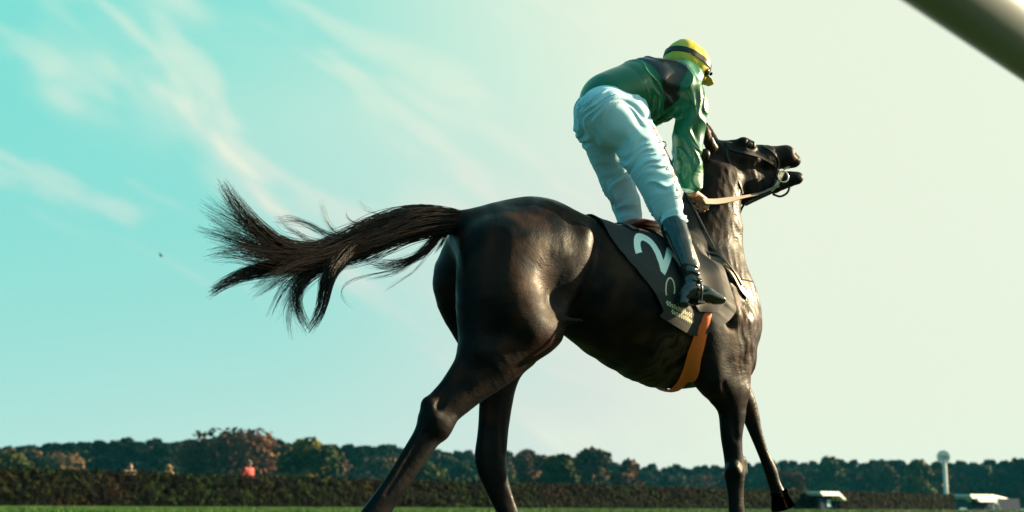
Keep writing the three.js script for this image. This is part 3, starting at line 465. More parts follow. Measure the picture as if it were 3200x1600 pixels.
// tail: a solid core and some two thousand tapering strands combed along guide curves
{
  const core = new Body();
  core.chain([[[-0.217, 1.482, -5.853], 0.046], [[-0.319, 1.462, -5.794], 0.046], [[-0.443, 1.434, -5.722], 0.048], [[-0.564, 1.371, -5.653], 0.048], [[-0.668, 1.311, -5.593], 0.044], [[-0.77, 1.261, -5.534], 0.036], [[-0.87, 1.226, -5.476], 0.024], [[-0.943, 1.209, -5.434], 0.012]], 0.02);
  const hair = std([0.011, 0.0062, 0.005], 0.40, { specularIntensity: 0.5 }), r = rng(77), pos = [], index = [];
  const root = [[-0.213, 1.482, -5.856], [-0.291, 1.472, -5.81], [-0.43, 1.454, -5.73], [-0.564, 1.381, -5.653], [-0.681, 1.314, -5.585]];
  // [points after the root, strands, spread at the middle, spread at the tip, radius]
  const guides = [
    [[...root, [-0.818, 1.265, -5.483], [-0.936, 1.258, -5.38], [-1.054, 1.338, -5.278], [-1.129, 1.423, -5.211], [-1.185, 1.502, -5.179]], 150, 0.055, 0.022, 1.3],
    [[...root, [-0.824, 1.266, -5.526], [-0.95, 1.286, -5.453], [-1.064, 1.343, -5.399], [-1.179, 1.409, -5.356], [-1.261, 1.468, -5.32]], 70, 0.05, 0.035, 1],
    [[...root, [-0.82, 1.255, -5.505], [-0.95, 1.245, -5.384], [-1.08, 1.285, -5.286], [-1.173, 1.331, -5.22], [-1.25, 1.371, -5.164]], 130, 0.06, 0.035, 1],
    [[...root, [-0.825, 1.254, -5.537], [-0.968, 1.244, -5.489], [-1.107, 1.274, -5.431], [-1.209, 1.301, -5.396], [-1.295, 1.321, -5.346]], 130, 0.06, 0.04, 1],
    [[...root, [-0.815, 1.235, -5.473], [-0.945, 1.2, -5.364], [-1.061, 1.203, -5.274], [-1.138, 1.203, -5.206], [-1.211, 1.181, -5.163]], 150, 0.06, 0.035, 1.1],
    [[...root, [-0.82, 1.234, -5.505], [-0.955, 1.192, -5.427], [-1.07, 1.148, -5.337], [-1.147, 1.102, -5.27], [-1.22, 1.036, -5.216]], 230, 0.055, 0.018, 1.3],
    [[...root, [-0.813, 1.22, -5.463], [-0.907, 1.171, -5.385], [-0.964, 1.122, -5.341], [-1.009, 1.075, -5.304], [-1.052, 1.042, -5.279]], 90, 0.06, 0.03, 1],
    [[...root, [-0.799, 1.236, -5.552], [-0.889, 1.182, -5.523], [-0.951, 1.122, -5.499], [-0.986, 1.05, -5.479], [-1.013, 0.966, -5.463]], 80, 0.06, 0.05, 0.9],
    [[...root, [-0.779, 1.228, -5.506], [-0.851, 1.169, -5.453], [-0.896, 1.094, -5.415], [-0.899, 1.013, -5.413], [-0.851, 0.92, -5.441]], 150, 0.05, 0.02, 1.2],
    [[...root, [-0.738, 1.228, -5.506], [-0.771, 1.172, -5.464], [-0.788, 1.095, -5.454], [-0.803, 0.998, -5.445], [-0.845, 0.915, -5.421]], 190, 0.045, 0.016, 1.3],
    [[...root, [-0.814, 1.232, -5.566], [-0.893, 1.16, -5.555], [-0.936, 1.074, -5.542], [-0.946, 0.997, -5.536], [-0.931, 0.916, -5.545]], 60, 0.055, 0.04, 0.8],
    [[[-0.213, 1.482, -5.856], [-0.319, 1.468, -5.794], [-0.443, 1.437, -5.722], [-0.564, 1.371, -5.653], [-0.681, 1.3, -5.585], [-0.795, 1.251, -5.519], [-0.894, 1.223, -5.462]], 700, 0.085, 0.045, 1.1],
    [[[-0.213, 1.482, -5.856], [-0.291, 1.479, -5.81], [-0.403, 1.479, -5.746], [-0.525, 1.441, -5.675], [-0.63, 1.384, -5.614], [-0.707, 1.325, -5.57], [-0.82, 1.262, -5.505]], 420, 0.06, 0.05, 1.1],
    [[[-0.234, 1.465, -5.843], [-0.29, 1.439, -5.811], [-0.339, 1.385, -5.783], [-0.386, 1.32, -5.755], [-0.467, 1.267, -5.709], [-0.561, 1.238, -5.655], [-0.64, 1.241, -5.609]], 70, 0.02, 0.02, 1],
    [[[-0.248, 1.463, -5.835], [-0.318, 1.431, -5.794], [-0.373, 1.358, -5.763], [-0.427, 1.294, -5.732], [-0.507, 1.213, -5.686], [-0.625, 1.175, -5.617]], 30, 0.022, 0.02, 0.8],
    [[[-0.234, 1.457, -5.843], [-0.283, 1.428, -5.815], [-0.311, 1.373, -5.799], [-0.342, 1.318, -5.781]], 24, 0.012, 0.012, 0.9],
    [[[-0.298, 1.444, -5.807], [-0.373, 1.329, -5.763], [-0.48, 1.237, -5.701], [-0.625, 1.183, -5.617], [-0.715, 1.141, -5.565], [-0.737, 1.101, -5.553], [-0.706, 1.059, -5.57], [-0.635, 1.033, -5.612]], 5, 0.006, 0.012, 0.55],
    [[[-0.318, 1.431, -5.794], [-0.386, 1.299, -5.756], [-0.439, 1.22, -5.725], [-0.519, 1.147, -5.679], [-0.571, 1.093, -5.649]], 6, 0.01, 0.03, 0.5],
    [[[-0.656, 1.36, -5.6], [-0.727, 1.351, -5.558], [-0.779, 1.372, -5.528], [-0.819, 1.416, -5.506], [-0.846, 1.469, -5.49]], 14, 0.012, 0.045, 0.5],
    [[[-0.682, 1.342, -5.585], [-0.772, 1.338, -5.533], [-0.862, 1.376, -5.481], [-0.925, 1.388, -5.444], [-0.986, 1.38, -5.409]], 26, 0.02, 0.03, 0.6],
    [[[-0.745, 1.299, -5.548], [-0.834, 1.302, -5.497], [-0.911, 1.342, -5.453], [-0.962, 1.383, -5.423], [-1.007, 1.44, -5.397]], 16, 0.02, 0.05, 0.5],
    [[[-0.617, 1.393, -5.622], [-0.683, 1.406, -5.584], [-0.723, 1.429, -5.561], [-0.737, 1.463, -5.553]], 6, 0.008, 0.02, 0.45],
    [[[-0.511, 1.443, -5.683], [-0.592, 1.461, -5.636], [-0.646, 1.475, -5.606], [-0.673, 1.507, -5.59]], 4, 0.008, 0.03, 0.4],
  ];
  const strand = (pts, rad, seg) => {
    const c = new THREE.CatmullRomCurve3(pts, false, 'centripetal'), base = pos.length / 3, P = c.getPoints(seg);
    for (let i = 0; i <= seg; i++) {
      const d = P[Math.min(seg, i + 1)].clone().sub(P[Math.max(0, i - 1)]).normalize(), a = new THREE.Vector3(0.3, 1, 0.2).cross(d).normalize(), b = d.clone().cross(a), t = i / seg, w = rad * (0.35 + 0.65 * Math.min(1, t * 5)) * (1 - 0.82 * t ** 1.6);
      for (let j = 0; j < 3; j++) { const q = j * 2.0944 + i * 0.3; pos.push(P[i].x + (a.x * Math.cos(q) + b.x * Math.sin(q)) * w, P[i].y + (a.y * Math.cos(q) + b.y * Math.sin(q)) * w, P[i].z + (a.z * Math.cos(q) + b.z * Math.sin(q)) * w); }
      if (i) for (let j = 0; j < 3; j++) { const A = base + (i - 1) * 3 + j, B = base + (i - 1) * 3 + (j + 1) % 3; index.push(A, A + 3, B, B, A + 3, B + 3); }
    }
  };
  for (const [g, n, mid, tip, rad] of guides) {
    const clumps = Math.max(1, Math.round(n / 14));
    const centres = Array.from({ length: clumps }, () => [r() * 2 - 1, r() * 2 - 1, r() * 2 - 1, r()]);
    for (let s = 0; s < n * 1.3; s++) {
      const cl = centres[s % clumps], o = norm([r() - 0.5, r() - 0.5, r() - 0.5]), R = Math.sqrt(r()), trim = 0.72 + 0.28 * r() ** 0.6, wav = 0.006 + 0.012 * r(), ph = r() * 6.28, m = g.length - 1;
      const pts = g.map((p, i) => {
        const t = i / m, sp = lerp(lerp(0.042, mid, Math.min(1, t * 4)), tip, smooth(0.45, 1, t)), c = smooth(0.25, 0.9, t);      // strands gather into clumps towards the tip
        const off = mix3(mul(o, R), add(mul(cl, 0.9), mul(o, 0.42 * R)), c);
        const w = wav * Math.sin(ph + t * 7) * t;
        return V(add(add(p, mul(off, sp)), [w * 0.4, w, w * 0.4]));
      });
      // trim the strand
      const cc = new THREE.CatmullRomCurve3(pts, false, 'centripetal'), q = []; for (let i = 0; i <= m + 2; i++) q.push(cc.getPoint(trim * i / (m + 2)));
      strand(q, rad * (0.0009 + 0.0011 * r()), 16);
    }
  }
  const sg = new THREE.BufferGeometry(); sg.setAttribute('position', new THREE.Float32BufferAttribute(pos, 3)); sg.setIndex(index); sg.computeVertexNormals();
  const tail = part(horse, 'tail', core.mesh(0.01, { relief: (x, y, z) => 0.006 * noise(x * 14, y * 30, z * 14) }), hair);
  part(tail, 'tail_hair', sg, hair).userData.kind = 'stuff';
  // plaits of the mane
  const plait = [[0.982, 1.972, -6.476]];
  for (const p of plait) part(horse, 'mane_plait', new THREE.SphereGeometry(0.026, 16, 12).scale(1, 1.15, 0.8).translate(...p), hair);
}

// ---------------------------------------------------------------- saddlery, laid on the horse's own surface
function onTrunk(f, deg, lift) {          // point on the trunk at station f, deg from the top towards the right side
  const t = deg * Math.PI / 180, o = [f, 1.15, 0], d = [0, Math.cos(t), Math.sin(t)];
  let r = 0.75;
  for (let i = 0; i < 80; i++) { const e = horseBody.at(fromLocal(o[0], o[1] + d[1] * r, d[2] * r)); if (e < lift + 0.0005) break; r -= Math.max((e - lift) * 0.7, 0.0004); }
  return fromLocal(o[0], o[1] + d[1] * r, d[2] * r);
}
const table = (rows) => (x) => { if (x <= rows[0][0]) return rows[0][1]; for (let i = 1; i < rows.length; i++) if (x <= rows[i][0]) { const t = (x - rows[i - 1][0]) / (rows[i][0] - rows[i - 1][0]); return lerp(rows[i - 1][1], rows[i][1], t); } return rows[rows.length - 1][1]; };
// a sheet of cloth or leather of some thickness on the trunk between two edges
function sheet(t0, t1, rear, front, lift, thick, opt = {}) {
  const nu = opt.nu ?? 40, nv = opt.nv ?? 60, pos = [], uv = [], index = [];
  const P = []; for (let j = 0; j <= nv; j++) for (let i = 0; i <= nu; i++) { const th = lerp(t0, t1, j / nv), f = lerp(rear(th), front(th), i / nu); const wr = opt.wrinkle ? opt.wrinkle(f, th, i / nu, j / nv) : 0; P.push([onTrunk(f, th, lift + wr), f, th]); }
  const at = (i, j) => P[clamp(j, 0, nv) * (nu + 1) + clamp(i, 0, nu)];
  for (const side of [1, 0]) for (let j = 0; j <= nv; j++) for (let i = 0; i <= nu; i++) {
    const [p, f, th] = at(i, j), n = norm(cross(sub(at(i, j + 1)[0], at(i, j - 1)[0]), sub(at(i + 1, j)[0], at(i - 1, j)[0]))), s = dot(n, sub(p, fromLocal(f, 1.15, 0))) > 0 ? 1 : -1;
    const q = add(p, mul(n, s * side * thick)); pos.push(...q); uv.push((f + 0.1) / 0.8, 1 - (th + 125) / 250);
  }
  const N = (nu + 1) * (nv + 1), q4 = (a, b, c, d) => index.push(a, b, c, a, c, d);
  for (let j = 0; j < nv; j++) for (let i = 0; i < nu; i++) { const a = j * (nu + 1) + i, b = a + 1, c = b + nu + 1, d = a + nu + 1; q4(a, d, c, b); q4(N + a, N + b, N + c, N + d); }
  const rim = (a, b) => { const k = pos.length / 3; for (const v of [a, b, N + b, N + a]) { pos.push(pos[3 * v], pos[3 * v + 1], pos[3 * v + 2]); uv.push(uv[2 * v], uv[2 * v + 1]); } q4(k, k + 1, k + 2, k + 3); };
  for (let i = 0; i < nu; i++) { rim(i, i + 1); rim(nv * (nu + 1) + i + 1, nv * (nu + 1) + i); }
  for (let j = 0; j < nv; j++) { rim((j + 1) * (nu + 1), j * (nu + 1)); rim(j * (nu + 1) + nu, (j + 1) * (nu + 1) + nu); }
  const g = new THREE.BufferGeometry(); g.setAttribute('position', new THREE.Float32BufferAttribute(pos, 3)); g.setAttribute('uv', new THREE.Float32BufferAttribute(uv, 2)); g.setIndex(index); g.computeVertexNormals(); return g;
}
{
  // print on the saddle cloth: a white numeral, a looped emblem and two rows of script
  const cv = document.createElement('canvas'); cv.width = 1024; cv.height = 1600; const c = cv.getContext('2d');
  c.fillStyle = '#242225'; c.fillRect(0, 0, 1024, 1600);
  const X = (f) => (f + 0.1) / 0.8 * 1024, Y = (th) => (th + 125) / 250 * 1600;
  c.save(); c.translate(X(0.182), Y(46)); c.rotate(-0.92); c.scale(1.25, 1); c.fillStyle = '#f4f6ef'; c.font = 'bold 330px sans-serif'; c.textAlign = 'center'; c.textBaseline = 'middle'; c.fillText('2', 0, 0); c.restore();
  c.save(); c.translate(X(0.205), Y(92)); c.rotate(0.27); c.strokeStyle = '#d8d3ac'; c.lineWidth = 6;
  const r = rng(5);
  for (const [y0, x0, x1] of [[6, 4, 232], [36, 60, 244]]) { c.beginPath(); let x = x0; c.moveTo(x, y0); while (x < x1) { const h = 12 + 14 * r(); c.bezierCurveTo(x + 2, y0 - h, x + 11, y0 - h, x + 10, y0); c.bezierCurveTo(x + 10, y0 + 9, x + 16, y0 + 6, x + 19, y0 - 3); x += 19; } c.stroke(); }
  c.lineWidth = 9; c.beginPath(); c.ellipse(10, -80, 32, 62, -0.1, 2.4, 6.6); c.stroke(); c.beginPath(); c.moveTo(120, -62); c.lineTo(146, -14); c.stroke();
  c.restore();
  const print = new THREE.CanvasTexture(cv); print.colorSpace = THREE.SRGBColorSpace; print.magFilter = THREE.LinearFilter;
  const rear = table([[-121, 0.40], [-105, 0.18], [-87, 0.154], [-66, 0.072], [-46, 0.006], [-28, -0.017], [0, -0.03], [13, -0.022], [28, -0.017], [46, 0.006], [66, 0.072], [87, 0.154], [100, 0.198], [105, 0.180], [121, 0.40]]);
  const front = table([[-121, 0.43], [-106, 0.58], [-88, 0.66], [0, 0.555], [18, 0.597], [54, 0.617], [80, 0.655], [88, 0.664], [94, 0.655], [100, 0.625], [106, 0.582], [117, 0.468], [121, 0.43]]);
  const cloth = thing('saddle_cloth', onTrunk(0.25, 0, 0.01), 'charcoal saddle cloth with a white numeral and pale script, lying over the horse\'s back', 'saddle cloth');
  part(cloth, 'cloth', sheet(-120, 120.5, rear, front, 0.008, 0.004, { nu: 56, nv: 150, wrinkle: (f, th, u) => 0.004 + 0.004 * noise(f * 9 + th * 0.05, th * 0.03, 2) + 0.003 * Math.max(0, noise(f * 22 - th * 0.16, th * 0.05, 7)) + 0.01 * smooth(0.12, 0, u) * Math.max(0, noise(th * 0.09, 3, 1)) }), Object.assign(std([1, 1, 1], 0.7, { sheen: 0.3 }), { map: print }));
  const dark = std([0.010, 0.010, 0.012], 0.5);
  const saddle = thing('racing_saddle', onTrunk(0.28, 0, 0.02), 'small racing saddle with a red seat and black flaps under the jockey', 'saddle');
  const leather = std([0.012, 0.011, 0.012], 0.42, { specularIntensity: 0.5 });
  for (const sd of [1, -1]) {
    const rr = table([[12, 0.19], [20, 0.27], [46, 0.305], [60, 0.335], [86, 0.365], [97, 0.42]]), ff = table([[12, 0.50], [50, 0.56], [85, 0.59], [97, 0.52]]);
    part(saddle, 'flap', sheet(12 * sd, 97 * sd, (t) => rr(Math.abs(t)), (t) => ff(Math.abs(t)), 0.022, 0.005, { nu: 16, nv: 30 }), leather);
  }
  const seat = new Body(), top = (f, up) => add(onTrunk(f, 0, 0), [0, up, 0]);
  seat.chain([[top(0.17, 0.012), [0.018, 0.08]], [top(0.22, 0.026), [0.028, 0.125]], [top(0.29, 0.022), [0.026, 0.12]], [top(0.37, 0.020), [0.026, 0.095]], [top(0.45, 0.028), [0.032, 0.07]], [top(0.50, 0.02), [0.024, 0.05]]], 0.02);
  part(saddle, 'seat', seat.mesh(0.008), std([0.22, 0.012, 0.010], 0.32, { clearcoat: 0.4, clearcoatRoughness: 0.3 }));
  part(saddle, 'piping', sheet(-24, 24, () => 0.13, (t) => 0.145 + 0.001 * Math.abs(t), 0.022, 0.006, { nu: 3, nv: 24 }), leather);
  const girthF = table([[40, 0.49], [95, 0.478], [118, 0.447], [137, 0.437], [159, 0.448], [180, 0.46]]), gw = table([[40, 0.045], [95, 0.05], [117, 0.054], [150, 0.054], [180, 0.054]]);
  const orange = std([0.92, 0.135, 0.012], 0.5, { sheen: 0.2 });
  const girth = thing('girth', onTrunk(0.44, 180, 0.01), 'bright orange girth strap round the horse\'s chest below the saddle cloth', 'girth');
  part(girth, 'strap', sheet(92, 268, (t) => { const a = t > 180 ? 360 - t : t; return girthF(a) - gw(a) / 2; }, (t) => { const a = t > 180 ? 360 - t : t; return girthF(a) + gw(a) / 2; }, 0.008, 0.006, { nu: 8, nv: 110, wrinkle: (f, th, u) => 0.004 * Math.sin(u * Math.PI) }), orange);
  // breastplate: straps from the saddle round the shoulders to the chest
  const bp = thing('breastplate', onTrunk(0.66, 60, 0.01), 'tan leather breastplate strap crossing the horse\'s shoulder in front of the boot', 'harness');
  const tanLeather = std([0.15, 0.105, 0.06], 0.5), darkLeather = std([0.03, 0.022, 0.018], 0.4);
  const path = (list, lift) => { const p = list.map(([f, th]) => onTrunk(f, th, lift)); return [p, p.map((q) => horseBody.grad(q))]; };
  for (const sd of [1, -1]) {
    let [p, n] = path([[0.53, 25 * sd], [0.59, 28 * sd], [0.635, 33 * sd], [0.668, 48 * sd], [0.745, 60 * sd], [0.80, 67 * sd]], 0.006); part(bp, 'shoulder_strap', strap(p, n, 0.034, 0.006), tanLeather);
    [p, n] = path([[0.53, 22 * sd], [0.59, 25 * sd], [0.64, 30 * sd], [0.675, 45 * sd], [0.755, 57 * sd]], 0.014); part(bp, 'elastic', strap(p, n, 0.012, 0.006), darkLeather);
  }
  const end = [1.135, 1.311, -6.403]; part(bp, 'strap_end', strap([end, [1.167, 1.308, -6.421], [1.199, 1.305, -6.44]], [[0, 1, 0.2], [0, 1, 0.2], [0, 1, 0.2]], 0.012, 0.006, { seg: 8 }), std([0.2, 0.2, 0.19], 0.5));
}
// the bridle
{
  const headPoint = (p) => { const n = HS; let r = 0.2; for (let i = 0; i < 80; i++) { const e = horseBody.at(add(p, mul(n, r))); if (e < 0.003) break; r -= Math.max((e - 0.002) * 0.7, 0.0004); } return add(p, mul(n, r)); };
  const headFar = (p) => { const n = mul(HS, -1); let r = 0.2; for (let i = 0; i < 80; i++) { const e = horseBody.at(add(p, mul(n, r))); if (e < 0.003) break; r -= Math.max((e - 0.002) * 0.7, 0.0004); } return add(p, mul(n, r)); };
  const bridle = thing('bridle', [1.177, 2, -6.689], 'dark leather bridle with a pale ring bit on the horse\'s raised head', 'bridle');
  const leather = std([0.010, 0.008, 0.007], 0.5, { specularIntensity: 0.5 }), steel = std([0.62, 0.62, 0.58], 0.25, { metalness: 1 }), pale = std([0.45, 0.38, 0.26], 0.5);
  const run = (pts, far) => { const p = pts.map(far ? headFar : headPoint); return [p, p.map((q) => horseBody.grad(q))]; };
  for (const far of [0, 1]) {
    let [p, n] = run([[1.099, 2.072, -6.667], [1.111, 2.033, -6.671], [1.168, 2.013, -6.685], [1.248, 2.005, -6.707], [1.328, 1.986, -6.732], [1.381, 1.967, -6.746], [1.403, 1.94, -6.754]], far); part(bridle, 'cheek_strap', strap(p, n, 0.015, 0.005), leather);
    [p, n] = run([[1.307, 2.071, -6.728], [1.342, 2.051, -6.732], [1.377, 2.016, -6.743], [1.393, 1.981, -6.746], [1.388, 1.938, -6.746], [1.366, 1.884, -6.743], [1.341, 1.839, -6.736]], far); part(bridle, 'noseband', strap(p, n, 0.014, 0.005), leather);
    [p, n] = run([[1.111, 2.063, -6.667], [1.089, 2.011, -6.667], [1.091, 1.959, -6.667], [1.145, 1.84, -6.674], [1.17, 1.799, -6.682]], far); part(bridle, 'throat_lash', strap(p, n, 0.012, 0.004), leather);
    const c = (far ? headFar : headPoint)([1.409, 1.914, -6.754]), g = new THREE.TorusGeometry(0.030, 0.0045, 10, 28), m = new THREE.Matrix4().makeBasis(V(HD), V(cross(HS, HD)), V(HS)); m.setPosition(V(add(c, mul(HS, far ? -0.012 : 0.012)))); g.applyMatrix4(m); part(bridle, 'bit_ring', g, steel);
    [p, n] = run([[1.426, 1.95, -6.761], [1.397, 1.912, -6.75], [1.372, 1.867, -6.743], [1.349, 1.839, -6.736]], far); part(bridle, 'bit_guard', strap(p, n, 0.018, 0.006), pale);
  }
  const f1 = headPoint([1.122, 2.073, -6.671]), f2 = headFar([1.122, 2.073, -6.671]), mid = add(mul(add(f1, f2), 0.5), [0, 0.012, 0]);
  part(bridle, 'browband', strap([f1, mid, f2], [HS, [0, 1, 0], mul(HS, -1)], 0.022, 0.005), pale);
  part(bridle, 'lead_loop', tube([[1.445, 1.958, -6.757], [1.472, 1.908, -6.764], [1.459, 1.846, -6.761], [1.416, 1.819, -6.75], [1.375, 1.828, -6.739]], 0.006, { seg: 30 }), leather);
  part(bridle, 'lip_strap', tube([[1.439, 1.965, -6.743], [1.477, 1.988, -6.757], [1.518, 2.01, -6.772]], 0.006, { seg: 12 }), pale);
  part(bridle, 'chin_strap', tube([[1.359, 1.83, -6.718], [1.3, 1.8, -6.703], [1.246, 1.772, -6.689], [1.219, 1.757, -6.682]], 0.008, { seg: 16 }), leather);
  const reins = thing('reins', [1.172, 1.775, -6.6], 'tan reins stretched from the bit to the jockey\'s right hand', 'reins');
  const reinMat = std([0.22, 0.155, 0.11], 0.6);
  const a = headPoint([1.386, 1.863, -6.746]);
  part(reins, 'rein', strap([add(a, mul(HS, 0.012)), [1.296, 1.819, -6.682], [1.167, 1.763, -6.55], [1.018, 1.697, -6.36], [0.94, 1.676, -6.27]], Array(5).fill(norm([0.1, 0.25, 0.95])), (t) => lerp(0.014, 0.032, smooth(0.3, 0.75, t)), 0.004), reinMat);
  const b = headFar([1.386, 1.863, -6.746]);
  part(reins, 'rein', strap([b, [1.236, 1.845, -6.764], [1.014, 1.858, -6.75], [0.83, 1.864, -6.47]], Array(4).fill([0, 1, 0.2]), 0.016, 0.004), reinMat);
  part(reins, 'martingale_strap', tube([[1.352, 1.823, -6.682], [1.266, 1.783, -6.66], [1.203, 1.747, -6.64], [1.166, 1.654, -6.682]], 0.006, { seg: 20 }), leather);
}

// ---------------------------------------------------------------- the jockey, standing in the stirrups
const jockey = thing('person', onTrunk(0.3, 0, 0.03), 'jockey in green and black silks, white breeches and yellow cap, crouched over the saddle', 'person');
{
  const skin = std([0.42, 0.22, 0.14], 0.5);
  // breeches
  const br = new Body();
  br.chain([[[0.472, 2.124, -6.251], [0.135, 0.160]], [[0.523, 2.192, -6.28], [0.14, 0.165]], [[0.599, 2.245, -6.324], [0.140, 0.165]]], 0.05);
  br.bone([0.445, 2.089, -6.137], [0.488, 2.03, -6.156], 0.125, 0.12, 0.05); br.bone([0.426, 2.138, -6.322], [0.454, 2.078, -6.345], 0.118, 0.115, 0.05);
  br.chain([[[0.545, 2.073, -6.189], [0.135, 0.115]], [[0.605, 1.94, -6.178], [0.122, 0.10]], [[0.673, 1.794, -6.17], [0.102, 0.085]], [[0.728, 1.669, -6.168], [0.084, 0.075]], [[0.757, 1.603, -6.167], [0.068, 0.066]], [[0.769, 1.559, -6.168], [0.058, 0.060]]], 0.04);
  br.chain([[[0.446, 2.068, -6.34], [0.128, 0.11]], [[0.481, 1.951, -6.395], [0.105, 0.095]], [[0.533, 1.818, -6.459], [0.082, 0.08]], [[0.582, 1.713, -6.511], [0.074, 0.072]], [[0.596, 1.634, -6.53], [0.060, 0.06]], [[0.606, 1.599, -6.536], [0.05, 0.05]]], 0.04);
  const waistAxis = norm(sub([0.907, 2.407, -6.502], [0.557, 2.24, -6.3]));
  const waistUp = norm(add([0, 1, 0], mul(HF, 0.25)));
  const legDir = norm(sub([0.758, 1.605, -6.174], [0.561, 2.056, -6.187]));
  const folds = (x, y, z) => { const a = x * legDir[0] + y * legDir[1] + z * legDir[2], b = x * 0.8 + z * 0.6, w = noise(x * 6, y * 6, z * 6); const low = smooth(1.95, 1.72, y) ; const n1 = noise(a * 26 + w * 3 + b * 9, b * 7, z * 5), n2 = noise(a * 13 + w * 2, b * 5 + 4, z * 4 + 2); const fade = 1 - 0.9 * smooth(-0.12, -0.01, dot(sub([x, y, z], [0.508, 2.239, -6.099]), waistUp)); return fade * (-(0.013 + 0.008 * low) * (1 - Math.abs(n1) * 2.6) * smooth(-0.2, 0.3, noise(x * 5 + 3, y * 5, z * 5)) * 0.8 - 0.011 * n2); };
  const zero = [0.523, 2.192, -6.28];
  const strip = [[0.671, 2.017, -6.135], [0.705, 1.918, -6.126], [0.736, 1.796, -6.115], [0.765, 1.686, -6.118]];
  const breeches = part(jockey, 'breeches', br.mesh(0.0055, { relief: folds, carve: (x, y, z) => dot(sub([x, y, z], [0.508, 2.239, -6.099]), waistUp) }), std([0.45, 0.68, 0.80], 0.75, { sheen: 0.2 }), 'white riding breeches with red lettering down the side');
  // lettering down the outer seam
  {
    const red = std([0.62, 0.05, 0.02], 0.6), r = rng(9), geos = [], dir = mul(sunDir.toArray(), 1);
    for (let i = 0; i < 11; i++) {
      const t = i / 10, p0 = mix3([0.636, 2.016, -6.161], [0.739, 1.666, -6.134], t), d = norm([0.92, 0, 0.38]); let q = add(p0, mul(d, 0.2)), e;
      for (let k = 0; k < 80; k++) { e = br.at(q) + folds(...q); if (e < 0.003) break; q = add(q, mul(d, -Math.max(e * 0.5, 0.0005))); }
      const n = br.grad(q), up = norm(sub(mul(legDir, 1), mul(n, dot(legDir, n)))), sx = cross(up, n), m = new THREE.Matrix4().makeBasis(V(sx), V(up), V(n)); m.setPosition(V(q));
      const bar = (w, h, x, y) => geos.push(new THREE.BoxGeometry(w, h, 0.002).translate(x, y, 0.0).applyMatrix4(m));
      bar(0.022, 0.005, 0, 0.009); if (i % 2) bar(0.022, 0.005, 0, -0.007); bar(0.005, 0.02, i % 3 ? -0.009 : 0.009, 0.001); if (i % 3 === 1) bar(0.02, 0.005, 0.002, 0.001);
    }
    part(breeches, 'side_lettering', mergeGeometries(geos), red);
  }
  // silks: body and sleeves
  const ja = new Body(), torso = new Body();
  ja.chain([[[0.476, 2.188, -6.253], [0.138, 0.165]], [[0.565, 2.233, -6.305], [0.145, 0.190]], [[0.685, 2.281, -6.374], [0.148, 0.195]], [[0.781, 2.317, -6.429], [0.130, 0.185]], [[0.853, 2.357, -6.471], [0.095, 0.14]], [[0.893, 2.394, -6.494], [0.055, 0.070]]], 0.05, { div: 8 });
  torso.bones.push(...ja.bones);
  ja.bone([0.632, 2.187, -6.343], [0.771, 2.23, -6.423], [0.10, 0.14], [0.085, 0.13], 0.06);                                                       // loose front of the shirt
  ja.chain([[[0.816, 2.291, -6.288], [0.088, 0.085]], [[0.876, 2.236, -6.294], [0.076, 0.074]], [[0.889, 2.129, -6.313], [0.072, 0.070]], [[0.878, 1.998, -6.318], [0.070, 0.070]], [[0.872, 1.898, -6.315], [0.066, 0.066]], [[0.878, 1.804, -6.301], [0.054, 0.055]], [[0.881, 1.76, -6.285], [0.040, 0.042]]], 0.05);
  ja.chain([[[0.858, 2.42, -6.635], [0.09, 0.085]], [[0.933, 2.39, -6.759], [0.07, 0.07]], [[0.961, 2.266, -6.822], [0.062, 0.062]], [[0.942, 2.146, -6.776], [0.058, 0.058]], [[0.893, 2.021, -6.644], [0.05, 0.05]], [[0.875, 1.974, -6.599], [0.036, 0.036]]], 0.05);
  const axis = norm(sub([0.907, 2.407, -6.502], [0.557, 2.24, -6.3])), a0 = [0.557, 2.24, -6.3], along = (p) => dot(sub(p, a0), axis);
  const silk = (x, y, z) => { const w = noise(x * 5, y * 5, z * 5), l = dot(sub([x, y, z], a0), axis), down = y; const n1 = noise(l * 15 + w * 2.2, down * 7 + z * 6, 3.3), n2 = noise(x * 9, y * 6 + w, z * 9); return smooth(-0.02, 0.06, l) * (-0.022 * (1 - Math.abs(n1) * 2.4) * 0.6 - 0.016 * n2); };
  const green = [0.003, 0.12, 0.050], navy = [0.004, 0.006, 0.012];
  const jacket = part(jockey, 'jacket', ja.mesh(0.0055, { relief: silk, color: (p, n, l) => { const a = along(p) + 0.35 * (l[1] - 2.05) * 0; return torso.at(p) < 0.03 && a > 0.09 && a < 0.29 && p[1] > 1.8 ? navy : green; } }), std([1, 1, 1], 0.34, { vertexColors: true, specularIntensity: 0.8, clearcoat: 0.35, clearcoatRoughness: 0.3 }), 'satin racing shirt, green with a black band round the chest');
  const cuff = (c, dir, r) => { const g = new THREE.TorusGeometry(r, 0.009, 10, 28).scale(1, 1, 1.5), w = norm(dir), u = norm(cross(w, [0.2, 0.3, 0.9])); const m = new THREE.Matrix4().makeBasis(V(u), V(cross(w, u)), V(w)); m.setPosition(V(c)); g.applyMatrix4(m); part(jacket, 'cuff', g, std([0.55, 0.62, 0.5], 0.6)); };
  cuff([0.882, 1.753, -6.289], sub([0.887, 1.732, -6.306], [0.873, 1.787, -6.263]), 0.037); cuff([0.873, 1.968, -6.595], sub([0.857, 1.94, -6.565], [0.893, 2.021, -6.644]), 0.034);
  // head, hands and the body inside the clothes: one continuous figure
  const bd = new Body(), HFd = norm(add(HF, [0, -0.32, 0])), HUp = norm(sub([0, 1, 0], mul(HFd, HFd[1]))), hc = [0.899, 2.441, -6.497], H = (f, u, s) => add(hc, add(add(mul(HFd, f), mul(HUp, u)), mul(HR, s)));
